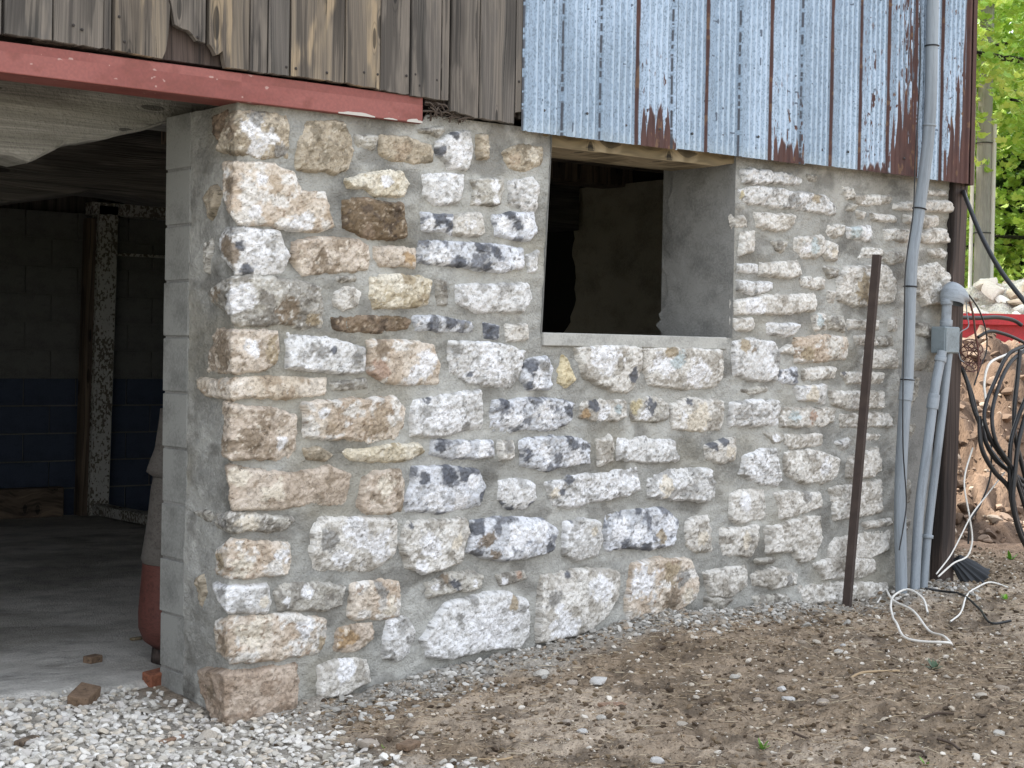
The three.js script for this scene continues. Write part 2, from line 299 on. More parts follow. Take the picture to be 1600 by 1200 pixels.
const CURVES = {
cableA: '4160,1237,20 4175,1147,50 4192,1018,80 4224,921,110 4321,807,140 4419,692,170 4493,527,200',
cableB: '4158,1218,30 4207,1098,52 4229,984,73 4274,854,95 4384,738,117 4494,654,138 4555,587,160',
cableC: '4612,1355,100 4416,1297,117 4288,1165,134 4193,1053,151 4156,973,169 4200,861,186 4314,762,203 4409,630,220',
cableD: '4584,1332,120 4410,1264,142 4285,1150,163 4196,990,185 4203,862,207 4306,732,228 4415,502,250',
cableE: '4487,1321,140 4453,1183,152 4415,1019,164 4408,889,176 4463,724,188 4494,625,200',
cableF: '4475,1102,200 4396,988,204 4330,859,208 4320,698,212 4342,535,216 4443,351,220',
cableG: '4419,1038,240 4343,861,244 4315,733,248 4296,540,252 4344,409,256 4419,307,260',
cableM: '4197,971,120 4211,858,140 4272,767,160 4377,700,180 4483,642,200',
cableP: '4153,988,140 4152,828,160 4225,715,180 4340,615,200 4384,452,220 4436,337,240',
cableH: '4167,1484,0 4311,1485,13 4457,1492,25 4580,1478,37 4625,1456,50',
cableI: '4252,1385,50 4319,1416,67 4433,1405,83 4601,1359,100',
whiteJ: '4613,1335,100 4399,1296,110 4251,1246,120 4203,1149,130 4203,1065,140 4173,940,150',
redK: '4090,1594,100 4143,1503,95 4174,1407,90 4212,1294,85 4217,1196,80',
blackL: '4101,1595,100 4194,1520,96 4262,1408,92 4272,1311,88 4227,1229,84 4188,1141,80',
thinM: '4075,1587,100 4097,1501,93 4119,1438,87 4062,1404,80 4057,1356,73 4084,1276,67 4126,1257,60',
thinN: '4316,854,100 4312,674,100 4236,536,100 4154,452,100 4142,340,100',
whiteO: '4408,695,120 4249,580,124 4125,489,128 4029,382,132 3949,297,136 3835,214,140',
whiteP: '4161,825,100 4095,698,106 4084,634,111 4124,478,117 4142,358,123 4100,287,129 3979,257,134 3851,200,140',
coilc: '4183,1290,60 4263,1291,60',
diag: '4170,2129,0 3994,2062,150 3923,1862,300 3872,1691,450 3870,1528,600',
vwire: '3628,2935,125 3641,2691,125 3619,2228,125 3613,1981,125 3564,1702,125 3563,1456,125 3564,1148,125 3575,839,125 3609,560,125 3593,468,125 3563,346,125',
big: '3746,3112,90 3744,3019,90 3737,2396,90 3701,1998,90 3655,1769,90 3646,1619,90 3637,1163,90 3626,1069,90 3616,650,90 3644,134,90',
p2: '3894,1306,100 3849,1148,100 3799,864,100 3741,520,100 3719,170,100',
p3: '3965,1307,85 3937,1084,85 3888,766,85 3834,420,85 3803,153,85',
loop: '3665,126,-242 3731,139,-202 3709,130,-104 3468,120,168 3338,76,384 3113,76,653 2895,76,896 2775,78,1023 2688,80,1066 2670,83,953 2685,87,867 2923,88,621 3301,82,299 3381,120,226 3568,120,108 3635,120,121 3590,120,243 3451,120,386',
gblack: '3757,140,133 3799,138,196 3775,132,326 3642,120,532 3480,119,724 3563,117,760',
gwhite2: '3418,120,113 3724,121,-36 3823,147,24 4131,148,-75',
gwhite3: '3419,119,536 3531,120,506 3762,129,372 4006,135,250 4183,137,217 4201,133,299',
twigA: '1914,90,1212 1984,96,1204 2063,94,1215 2155,92,1247',
twigB: '1433,33,1870 1431,32,1909 1402,28,1949',
twigC: '1318,20,1467 1307,19,1543',
twigD: '1739,70,1671 1788,76,1700 1808,78,1751',
twigE: '416,-52,920 454,-53,981 510,-49,977',
twigF: '1580,50,1858 1563,48,1921 1515,42,1994',
rocks: '1191,35,297,32 1213,30,456,24 1288,33,525,34 1523,49,676,15 1207,1,1056,18 1010,-8,854,20 900,-15,800,20 846,-29,941,22 824,-16,661,14 1401,25,926,14 1664,55,865,17 1544,36,1101,18 816,-36,1343,23 553,-31,544,18 513,-24,367,11 416,-42,592,13 48,-62,225,15 9,-73,323,17 -111,-82,444,19 -151,-66,137,37 -333,-75,324,27 1650,49,1309,27 1620,45,1177,25 2230,84,1645,28 2030,89,1699,20 1735,59,1986,21 1731,58,1298,16 2424,92,746,13 2305,100,637,18 2329,97,685,18 2268,90,856,20 202,-59,591,32 1663,50,1101,19 674,-30,699,13 2241,83,1400,14 211,-48,398,15 132,-61,443,13'};
const curve = (k) => CURVES[k].split(' ').map((t) => t.split(',').map((v) => v / 1000));

// ---------------------------------------------------------------- shared textures and materials
const rockBump = tex(1024, 1024, (u, v) => {
  const a = fbt(u, v, 12, 12, 3, 6), b = Math.abs(fbt(u, v, 40, 40, 31, 4) - 0.5) * 2, p = vt(u * 160, v * 160, 160, 160, 77);
  return g3(a * 0.6 + (1 - b) * 0.3 + (p > 0.86 ? -0.18 : 0));
});
const rockGrain = tex(1024, 1024, (u, v) => {
  const a = fbt(u, v, 60, 60, 5, 4), s = vt(u * 220, v * 220, 220, 220, 9), q = fbt(u, v, 24, 24, 15, 4);
  const k = 0.98 + (a - 0.5) * 0.46 + (q - 0.5) * 0.24 - (s > 0.87 ? 0.26 : 0) + (s < 0.08 ? 0.08 : 0);
  return [k, k * 0.995, k * 0.985];
}, true);
const mortarBump = tex(1024, 1024, (u, v) => {
  const a = fbt(u, v, 10, 26, 8, 5), b = fbt(u, v, 160, 160, 12, 3);
  return g3(a * 0.65 + b * 0.35);
});
const mortarGrain = tex(1024, 1024, (u, v) => {
  const a = fbt(u, v, 8, 8, 21, 6), b = fbt(u, v, 130, 130, 25, 3), c = fbt(u, v, 5, 14, 29, 5);
  return g3(0.96 + (a - 0.5) * 0.3 + (b - 0.5) * 0.22 + (c - 0.5) * 0.2);
}, true);
for (const t of [rockBump, rockGrain]) t.repeat.set(1 / 0.7, 1 / 0.7);
for (const t of [mortarBump, mortarGrain]) t.repeat.set(1 / 0.9, 1 / 0.9);
const M = {};
M.stone = new THREE.MeshStandardMaterial({ vertexColors: true, roughness: 0.94, map: rockGrain, bumpMap: rockBump, bumpScale: 0.014 });
M.mortar = new THREE.MeshStandardMaterial({ vertexColors: true, roughness: 0.97, map: mortarGrain, bumpMap: mortarBump, bumpScale: 0.012 });
M.plaster = new THREE.MeshStandardMaterial({ color: '#8f8e8a', roughness: 0.97, map: mortarGrain, bumpMap: mortarBump, bumpScale: 0.005 });
M.sill = new THREE.MeshStandardMaterial({ color: '#a9a8a2', roughness: 0.96, map: mortarGrain, bumpMap: mortarBump, bumpScale: 0.003 });
M.block = new THREE.MeshStandardMaterial({ color: '#94948f', roughness: 0.98, map: mortarGrain, bumpMap: rockBump, bumpScale: 0.0022 });
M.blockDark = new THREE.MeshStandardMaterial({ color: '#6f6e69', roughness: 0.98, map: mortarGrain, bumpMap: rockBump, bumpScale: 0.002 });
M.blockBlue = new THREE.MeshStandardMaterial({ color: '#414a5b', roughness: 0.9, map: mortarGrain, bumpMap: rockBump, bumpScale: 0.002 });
M.dirtyPlaster = new THREE.MeshStandardMaterial({ color: '#a39a86', roughness: 0.98, map: mortarGrain, bumpMap: rockBump, bumpScale: 0.006 });

// ---------------------------------------------------------------- ground
const GX = [-3, 0, 0.33, 0.78, 1.42, 1.98, 2.78, 3.37, 3.75, 4.5, 8], GY = [-0.05, -0.06, -0.02, 0.01, 0.07, 0.14, 0.12, 0.085, 0.14, 0.14, 0.2];
function profile(x) {
  if (x <= GX[0]) return GY[0];
  for (let i = 1; i < GX.length; i++) if (x <= GX[i]) return lerp(GY[i - 1], GY[i], (x - GX[i - 1]) / (GX[i] - GX[i - 1]));
  return GY[GY.length - 1];
}
function inside(x, z) { return x > -4.1 && x < 4.0 && z < -0.62; }
function gravelly(x, z) { return sstep(0.25, -0.15, x - z * 0.28 + (fbm(x * 3, z * 3, 5, 3) - 0.5) * 0.7); }
function groundY(x, z) {
  let y = profile(x) - 0.05 * clamp(z, 0, 1);
  y += (fbm(x * 1.7, z * 1.7, 2, 4) - 0.5) * 0.05 + (fbm(x * 9, z * 9, 4, 4) - 0.5) * 0.03 * (1 - 0.4 * gravelly(x, z)) + (fbm(x * 24, z * 24, 8, 4) - 0.5) * 0.042 * (1 - 0.5 * gravelly(x, z));
  const d = Math.hypot(x - 2, z), far = sstep(14, 120, d); y += far * 2.0 * (fbm(x * 0.02, z * 0.02, 3, 3) - 0.3);
  if (inside(x, z)) y = Math.min(y, -0.14);
  if (z < -0.02 && z >= -0.62 && x < 0.02 && x > -4) y = lerp(y, -0.02 + (fbm(x * 12, z * 12, 4, 3) - 0.5) * 0.02, sstep(0, -0.5, z));
  return y;
}
{
  const ax = [], az = [];
  const lines = (a, lo, hi, step) => { for (let v = lo; v <= hi + 1e-6; v += step) a.push(v); };
  let g = []; for (let s = 0.02, v = -2.2; v > -170; s *= 1.22) { v -= s; g.push(v); } ax.push(...g.reverse()); lines(ax, -2.2, 5.2, 0.017);
  for (let s = 0.017, v = ax[ax.length - 1]; v < 240; s *= 1.12) { v += s; ax.push(v); }
  g = []; for (let s = 0.02, v = -0.8; v > -230; s *= 1.12) { v -= s; g.push(v); } az.push(...g.reverse()); lines(az, -0.8, 2.7, 0.017);
  for (let s = 0.02, v = az[az.length - 1]; v < 170; s *= 1.24) { v += s; az.push(v); }
  const c0 = lin('#7b6b58'), c1 = lin('#8f7e6a'), c2 = lin('#ae9f8d'), c3 = lin('#55483a'), cg = lin('#9c9890'), grass = lin('#5e6b35'), red = lin('#9a7a62');
  const geo = gridGeo(ax.length, az.length, (i, j) => [ax[i], groundY(ax[i], az[az.length - 1 - j]), az[az.length - 1 - j]], (i, j, p) => {
    const [x, , z] = p;
    let c = mixc(c0, c1, sstep(0.35, 0.65, fbm(x * 2.3, z * 2.3, 11, 4)));
    c = mixc(c, c2, sstep(0.5, 0.68, fbm(x * 1.1 + 5, z * 1.6, 13, 5) + 0.1 * sstep(0.7, 1.6, z)) * 0.8);
    c = mixc(c, c3, sstep(0.56, 0.68, fbm(x * 7, z * 11, 17, 4)) * 0.7);
    c = mixc(c, red, sstep(4.6, 6.5, x + (fbm(x, z, 3, 3) - 0.5) * 2) * 0.75);
    const dw = z + (fbm(x * 4, z * 4, 23, 3) - 0.5) * 0.35;
    if (x > 0 && x < 4.1) c = mixc(c, cg, sstep(0.3, 0.08, dw) * 0.75);
    c = mixc(c, cg, gravelly(x, z) * 0.8);
    c = mixc(c, grass, sstep(18, 40, Math.hypot(x, z)));
    const f = 0.62 + 0.76 * fbm(x * 40, z * 40, 19, 3);
    return [c[0] * f, c[1] * f, c[2] * f];
  });
  struct('ground', geo, new THREE.MeshStandardMaterial({ vertexColors: true, roughness: 1, map: rockGrain, bumpMap: rockBump, bumpScale: 0.022 }), 'brown dirt yard with grey mortar dust along the wall');
}
// floor inside the barn
{
  const nx = 330, nz = 280, x0 = -4.1, x1 = 4.0;
  const geo = gridGeo(nx, nz, (i, j) => {
    const x = lerp(x0, x1, i / (nx - 1)), t = j / (nz - 1);
    const edge = -0.52 + (fbm(x * 5, 1, 6, 4) - 0.5) * 0.28, z = lerp(edge, -6.45, t);
    return [x, 0.0 + (fbm(x * 3, z * 3, 9, 4) - 0.5) * 0.018 - 0.05 * sstep(0.012, 0, t), z];
  }, (i, j, p) => {
    const c = mixc(lin('#c4c0b8'), lin('#a39f96'), sstep(0.4, 0.62, fbm(p[0] * 1.6, p[2] * 2.2, 3, 5)));
    const f = 0.86 + 0.28 * fbm(p[0] * 18, p[2] * 18, 7, 3); return [c[0] * f, c[1] * f, c[2] * f];
  });
  struct('barn_floor', geo, M.mortar, 'dusty grey concrete floor inside the barn opening');
}

// ---------------------------------------------------------------- stone foundation wall
const LX = 4.06, TOP = 2.172, topAt = (s) => 2.133 + 0.039 * sstep(0.772, 0.79, s), XW0 = (y) => 1.405 + clamp(y - 1.35, 0, 1) * 0.045, XW1 = 2.512, YW = 1.35;
function wallPoint(s, y, h) {                                 // a point h metres proud of the wall, s metres along it from the corner; s < 0 runs back along the opening
  if (s < 0) return [-h, y, s + h * Math.exp(s / 0.06)];
  if (s <= LX) return [s - h * Math.exp(-s / 0.06) + h * Math.exp((s - LX) / 0.06), y, h];
  return [LX + h, y, -(s - LX) + h * Math.exp(-(s - LX) / 0.06)];
}
const sag = (s, y) => (fbm(s * 2.1, y * 2.1, 40, 3) - 0.5) * 0.03 - 0.05 * sstep(3.70, 3.735, s + (fbm(2, y * 6, 44, 3) - 0.5) * 0.03) * sstep(1.3, 1.15, y);
const wallH = (s, y) => sag(s, y) * (s > 1.3 && s < 2.65 && y > 1.2 ? clamp(Math.max(XW0(y) - s, s - XW1, YW - y) / 0.12) : 1);
const mortarH = (s, y) => wallH(s, y) - 0.003 + (fbm(s * 13, y * 19, 41, 4) - 0.5) * 0.019 + (fbm(s * 38, y * 60, 42, 3) - 0.5) * 0.008;
{
  const wall = thing('stone_wall', 'rubble stone foundation wall with grey pointing and an unglazed window opening', 'wall');
  const m0 = lin('#979690'), m1 = lin('#aaa9a3'), m2 = lin('#787670'), m3 = lin('#8b8575');
  const mcol = (s, y) => {
    let c = mixc(m0, m1, sstep(0.38, 0.64, fbm(s * 4, y * 5, 50, 4)));
    c = mixc(c, m2, sstep(0.55, 0.7, fbm(s * 7 + 3, y * 10, 51, 4)) * 0.8);
    c = mixc(c, m3, sstep(0.56, 0.74, fbm(s * 2.2, y * 2.4 + 8, 52, 3)) * 0.5);
    const f = 0.84 + 0.32 * fbm(s * 55, y * 70, 53, 3); return [c[0] * f, c[1] * f, c[2] * f];
  };
  const patch = (sa, sb, y0, y1, step = 0.0105) => {
    const nu = Math.ceil((sb - (typeof sa === 'number' ? sa : 0)) / step) + 1, nv = Math.ceil((y1 - y0) / step) + 1; const S = [];
    for (let i = 0; i < nu; i++) S.push(lerp(sa, sb, i / (nu - 1)));
    return { nu, nv, S, y0, y1 };
  };
  const geos = [];
  const add = (sa, sb, y0, y1, bend) => {
    const q = patch(sa, sb, y0, y1);
    const sy = (i, j) => { let s = q.S[i]; const y = lerp(q.y0, Math.min(q.y1, bend ? topAt(s) : q.y1), j / (q.nv - 1)); if (bend) s = sa + (s - sa) * (XW0(y) - sa) / (sb - sa); return [s, y]; };
    geos.push(gridGeo(q.nu, q.nv, (i, j) => { const [s, y] = sy(i, j); return wallPoint(s, y, mortarH(s, y)); }, (i, j) => mcol(...sy(i, j)), (i, j) => sy(i, j)));
  };
  add(-0.352, 1.405, -0.2, TOP, true); add(1.405, XW1, -0.2, YW); add(XW1, LX + 0.36, -0.2, TOP);
  const front = mergeGeometries(geos);
  part('mortar_face', front, M.mortar, wall);
  const core = merge([box(0.06, 1.40, -0.3, 2.128, -0.47, -0.04), box(1.40, 2.52, -0.3, YW - 0.03, -0.47, -0.04), box(2.52, LX - 0.04, -0.3, TOP - 0.003, -0.47, -0.04)]);
  part('wall_core', core, M.plaster, wall);
  // window: sill slab and plastered reveals
  part('window_sill', gridGeoBox(1.408, 2.47, 1.297, 1.352, -0.46, 0.012), M.sill, wall);
  const reveal = (x, dir, back) => gridGeo(40, 66, (i, j) => {
    const y = lerp(1.345, TOP, j / 65), xe = dir < 0 ? XW1 : XW0(y), zb = back(y), z = lerp(0.004, zb, i / 39);
    const bow = (fbm(z * 6, y * 6, 61, 3) - 0.5) * 0.02 * sstep(0, -0.08, z);
    return [xe + dir * (bow + 0.002), y, z];
  }, null, (i, j, p) => [p[2], p[1]]);
  part('window_reveal', reveal(XW1, -1, (y) => -0.40 - (2.1 - y) * 0.075 + (fbm(y * 22, 1, 62, 4) - 0.5) * 0.11), M.plaster, wall);
  part('window_reveal', reveal(1.4, 1, () => -0.46), M.plaster, wall);

  // stones
  const PAL = {
    T: ['#b9aa9a', '#cec2b4', '#978876', 0.32, '#e6dccd', 0.10], B: ['#75644f', '#8d7b69', '#574a3e', 0.4, '#b3a592', 0.06],
    W: ['#e6e6e7', '#d6d5d3', '#a3a19d', 0.3, '#74736f', 0.1], D: ['#dadce1', '#c3c5c9', '#6d6f75', 0.34, '#5d5c5b', 0.1],
    L: ['#cfcbc4', '#dddad4', '#a59f95', 0.4, '#7d776d', 0.1], G: ['#a09c94', '#bbb7ae', '#7f7a72', 0.4, '#dad7d1', 0.12],
    C: ['#cdc2ab', '#dbd4c4', '#a99b80', 0.28, '#f0e9da', 0.12], Y: ['#cabb96', '#d7caa9', '#a6936c', 0.2, '#e9dfc6', 0.1],
    M: ['#c2b2a0', '#d5cabc', '#e2dfda', 0.4, '#8d7660', 0.1], K: ['#a39784', '#b8ac99', '#857b6a', 0.36, '#d6ccba', 0.08],
    P: ['#cabdab', '#dad0c3', '#a4937f', 0.36, '#ece6dd', 0.12], R: ['#ad9b8a', '#c0b0a0', '#998674', 0.36, '#d9cdbf', 0.06] };
  for (const k in PAL) PAL[k] = PAL[k].map((v) => (typeof v === 'string' ? lin(v) : v));
  const PC = { w: '#ebebed', g: '#918f8b', d: '#565961', n: '#857664', t: '#b3a28d', k: '#a2937a', c: '#dbd2c2', o: '#b29672', y: '#c8bb98', r: '#ab917f', e: '#bbc5c6', l: '#d2cec6' };
  for (const k in PC) PC[k] = lin(PC[k]);
  STONES.forEach((row, n) => {
    const [type, ps, pt] = row.split(';'), poly = ps.split(' ').map((t) => t.split(',').map((v) => v / 1000));
    const spots = (pt ? pt.split(' ') : []).map((t) => { const q = t.split(','); return [PC[q[0]], q[1] / 1000, q[2] / 1000, q[3] / 1000]; });
    let a0 = 9, a1 = -9, b0 = 9, b1 = -9; for (const [x, y] of poly) { a0 = Math.min(a0, x); a1 = Math.max(a1, x); b0 = Math.min(b0, y); b1 = Math.max(b1, y); }
    const w = a1 - a0, hgt = b1 - b0, size = Math.min(w, hgt), cx = (a0 + a1) / 2, cy = (b0 + b1) / 2, G = size < 0.05 ? 0.0045 : 0.0055, pad = 0.015;
    const nx = Math.ceil((w + 2 * pad) / G) + 1, ny = Math.ceil((hgt + 2 * pad) / G) + 1, k = n * 3.17;
    const proud = clamp(0.009 + size * 0.075 + (hash(n, 5, 1) - 0.5) * 0.012, 0.009, 0.03), tx = (hash(n, 1, 2) - 0.5) * 0.02 / w, ty = (hash(n, 2, 2) - 0.35) * 0.02 / hgt;
    const cuts = []; for (let q = 0; q < 4; q++) { const a = hash(n, q, 7) * 6.283; cuts.push([Math.cos(a) * 2 / w, Math.sin(a) * 2 / hgt, 0.25 + 0.5 * hash(n, q, 8), proud * (0.25 + 0.5 * hash(n, q, 9))]); }
    const sdf = (x, y) => {
      let d = 1e9, s = 1;
      for (let i = 0, j = poly.length - 1; i < poly.length; j = i++) {
        const [xi, yi] = poly[i], [xj, yj] = poly[j], ex = xj - xi, ey = yj - yi, wx = x - xi, wy = y - yi, t = clamp((wx * ex + wy * ey) / (ex * ex + ey * ey));
        d = Math.min(d, (wx - ex * t) ** 2 + (wy - ey * t) ** 2);
        if ((yi > y) !== (yj > y) && x < (xj - xi) * (y - yi) / (yj - yi) + xi) s = -s;
      }
      return -s * Math.sqrt(d);
    };
    const P = PAL[type], dd = new Float32Array(nx * ny), V = new Float32Array(nx * ny * 3), C = new Float32Array(nx * ny * 3), U = new Float32Array(nx * ny * 2), I = [];
    const ou = hash(n, 11, 3) * 5, ov = hash(n, 12, 3) * 5;
    for (let j = 0; j < ny; j++) for (let i = 0; i < nx; i++) {
      const q = j * nx + i, s = a0 - pad + i * G, y = b0 - pad + j * G;
      const wb = Math.min(0.009, size * 0.12), d = sdf(s + (fbm(s * 34, y * 34, k, 3) - 0.5) * 2 * wb, y + (fbm(s * 34 + 9, y * 34, k + 4, 3) - 0.5) * 2 * wb) + 0.0045;
      dd[q] = d;
      const t = clamp((d + 0.006) / 0.0125), e = 1 - (1 - t) ** 2;
      let h = proud * e - 0.014 * (1 - e) + 0.003 * (1 - Math.exp(-Math.max(0, d) / 0.04)) + ((s - cx) * tx + (y - cy) * ty) * e;
      for (const c of cuts) { const o = (s - cx) * c[0] + (y - cy) * c[1] - c[2]; if (o > 0) h -= o * c[3] * e; }
      const f1 = fbm(s * 15, y * 17, k + 20, 4) - 0.5, f2 = Math.abs(fbm(s * 42, y * 46, k + 30, 3) - 0.5), f3 = fbm(s * 110, y * 110, k + 35, 2) - 0.5;
      h += e * (f1 * 0.026 - f2 * 0.024 + 0.003 + f3 * 0.012);
      V.set(wallPoint(s, y, h + wallH(s, y)), q * 3);
      const n1 = fbm(s * 9, y * 9, k + 50, 4), n2 = fbm(s * 22 + 4, y * 25, k + 60, 5) + (fbm(s * 90, y * 90, k + 65, 2) - 0.5) * 0.16, n3 = fbm(s * 70, y * 70, k + 70, 3);
      let c = mixc(P[0], P[1], sstep(0.36, 0.62, n1));
      c = mixc(c, P[2], sstep(0.67 - P[3] * 0.36, 0.74 - P[3] * 0.36, n2) * 0.85);
      for (const [pc, px, py, pr] of spots) { const rr_ = Math.hypot(s - px, y - py) / pr + (fbm(s * 26, y * 26, k + 80 + px * 40, 4) - 0.5) * 2.2 + (fbm(s * 95, y * 95, k + 85, 2) - 0.5) * 0.9; c = mixc(c, pc, sstep(1.12, 0.82, rr_) * 0.9); }
      c = mixc(c, P[4], sstep(0.70 - P[5] * 0.3, 0.76 - P[5] * 0.3, n3) * 0.75);
      const f = 0.92 + (fbm(s * 130, y * 130, k + 90, 2) - 0.5) * 0.3;
      C.set([c[0] * f, c[1] * f, c[2] * f], q * 3); U.set([s + ou, y + ov], q * 2);
    }
    for (let j = 0; j < ny - 1; j++) for (let i = 0; i < nx - 1; i++) {
      const a = j * nx + i, b = a + 1, c = a + nx + 1, d = a + nx;
      if (Math.max(dd[a], dd[b], dd[c], dd[d]) < -0.0085) continue;
      I.push(a, b, c, a, c, d);
    }
    // keep only the vertices in use
    const map = new Map(), v = [], cc = [], uu = [], ii = I.map((o) => { let m = map.get(o); if (m === undefined) { m = map.size; map.set(o, m); v.push(V[o * 3], V[o * 3 + 1], V[o * 3 + 2]); cc.push(C[o * 3], C[o * 3 + 1], C[o * 3 + 2]); uu.push(U[o * 2], U[o * 2 + 1]); } return m; });
    if (!ii.length) return;
    const g = new THREE.BufferGeometry();
    g.setAttribute('position', new THREE.Float32BufferAttribute(v, 3)); g.setAttribute('color', new THREE.Float32BufferAttribute(cc, 3)); g.setAttribute('uv', new THREE.Float32BufferAttribute(uu, 2));
    g.setIndex(ii); g.computeVertexNormals();
    part('stone', g, M.stone, wall);
  });
}
function gridGeoBox(x0, x1, y0, y1, z0, z1) {                 // a slab with softened, slightly uneven edges
  const g = new RoundedBoxGeometry(x1 - x0, y1 - y0, z1 - z0, 3, 0.006); g.translate((x0 + x1) / 2, (y0 + y1) / 2, (z0 + z1) / 2);
  return boxUV(g);
}
// ---------------------------------------------------------------- concrete block jamb of the opening
{
  const jamb = thing('block_jamb', 'stack of grey concrete blocks forming the edge of the barn opening', 'block jamb');
  const H = 0.2085; let y = -0.155;
  for (let n = 0; n < 11; n++) {
    const g = new RoundedBoxGeometry(0.4, H - 0.009, 0.196, 2, 0.004); g.translate(0.2 + 0.004 + (hash(n, 3, 3) - 0.5) * 0.006, y + H / 2, -0.449);
    part('block', boxUV(g), M.block, jamb).geometry.attributes.uv.array.forEach((v, i, a) => { a[i] = v + hash(n, i % 2, 9) * 3; });
    y += H;
  }
  part('mortar_bed', box(0.009, 0.39, -0.16, 2.135, -0.54, -0.36), M.plaster, jamb);
}

// ---------------------------------------------------------------- weathered boards
const woodMap = (seed, a, b, c, tall = 26, tan = null) => {
  const knots = []; for (let i = 0; i < 7; i++) knots.push([hash(seed, i, 1), hash(seed, i, 2), 0.016 + 0.022 * hash(seed, i, 3)]);
  return tex(512, 1024, (u, v) => {
    let bend = (fbt(u, v, 4, 2, seed, 3) - 0.5) * 0.1, core = 0;
    for (const [ku, kv, kr] of knots) {                       // grain parts round each knot
      let dx = u - ku, dy = v - kv; dx -= Math.round(dx); dy -= Math.round(dy); const d = Math.hypot(dx / kr, dy / (kr * 1.5));
      bend += Math.sign(dx) * kr * 0.9 * Math.exp(-d * 0.55) * Math.exp(-Math.abs(dx) / (kr * 2.5)) * -1; core = Math.max(core, sstep(1.1, 0.7, d + 0.25 * Math.sin(d * 9)));
    }
    const q = u + bend, g1 = fbt(q, v, tall, 2, seed + 3, 5), g2 = vt(q * 150, v * 5, 150, 5, seed + 9), g3_ = fbt(q, v, 5, 3, seed + 15, 4), cr = vt(q * 46, v * 2, 46, 2, seed + 19);
    let r = mixc(a, b, sstep(0.3, 0.7, g1)); r = mixc(r, c, sstep(0.48, 0.68, g3_) * 0.85);
    if (tan) r = mixc(r, tan, sstep(0.52, 0.66, fbt(q, v, 9, 5, seed + 27, 5)) * 0.75);
    const k = 0.84 + g2 * 0.24 - sstep(0.36, 0.3, g1) * 0.2 - (cr > 0.93 ? 0.34 : 0) - core * 0.4; return r.map((x) => x * k);
  }, true);
};
const sr = (h) => { const n = parseInt(h.slice(1), 16); return [(n >> 16) / 255, ((n >> 8) & 255) / 255, (n & 255) / 255]; };
const woodBump = tex(512, 1024, (u, v) => { const q = u + (fbt(u, v, 4, 2, 70, 3) - 0.5) * 0.12; return g3(fbt(q, v, 26, 2, 73, 5) * 0.7 + vt(q * 150, v * 5, 150, 5, 79) * 0.3); });
const wm = (map) => { const t = map; t.repeat.set(1 / 0.45, 1 / 1.4); return t; };
wm(woodBump);
const WOOD = [['#54504b', '#66605a', '#433f3b'], ['#5a544e', '#6d665e', '#48433e'], ['#635b52', '#7f7363', '#4b443d'], ['#524d48', '#68615a', '#423d39']].map((p, i) => new THREE.MeshStandardMaterial({ map: wm(woodMap(100 + i * 40, sr(p[0]), sr(p[1]), sr(p[2]), 26, i === 2 ? sr('#a08d72') : i < 2 ? sr('#736b62') : null)), bumpMap: woodBump, bumpScale: 0.005, roughness: 0.95 }));
M.darkWood = new THREE.MeshStandardMaterial({ map: wm(woodMap(300, sr('#3d332e'), sr('#524640'), sr('#2e2724'))), bumpMap: woodBump, bumpScale: 0.006, roughness: 0.92 });
M.brownWood = new THREE.MeshStandardMaterial({ map: wm(woodMap(340, sr('#66584a'), sr('#7c6b59'), sr('#4e4339'))), bumpMap: woodBump, bumpScale: 0.005, roughness: 0.95 });
M.greyWood = new THREE.MeshStandardMaterial({ map: wm(woodMap(460, sr('#4b4845'), sr('#5e5a55'), sr('#3b3835'))), bumpMap: woodBump, bumpScale: 0.01, roughness: 0.96 });
M.paleWood = new THREE.MeshStandardMaterial({ map: wm(woodMap(380, sr('#8f8168'), sr('#ab9c80'), sr('#75684f'))), bumpMap: woodBump, bumpScale: 0.004, roughness: 0.95 });
M.whiteWood = new THREE.MeshStandardMaterial({ map: wm(woodMap(420, sr('#858279'), sr('#949189'), sr('#6a665f'), 9)), bumpMap: rockBump, bumpScale: 0.01, roughness: 0.96 });
function shapeBoard(pts, z, depth, n) {
  const s = new THREE.Shape(); pts.forEach((p, i) => (i ? s.lineTo(...p) : s.moveTo(...p)));
  const g = new THREE.ExtrudeGeometry(s, { depth, bevelEnabled: true, bevelThickness: 0.003, bevelSize: 0.002, bevelOffset: -0.003, bevelSegments: 1 }); g.translate(0, 0, z);
  boxUV(g); const u = g.attributes.uv, a = hash(n, 1, 31), b = hash(n, 2, 31) * 3; for (let i = 0; i < u.count; i++) u.setXY(i, u.getX(i) + a * 4, u.getY(i) + b);
  return g;
}
const YTOP = 4.4;
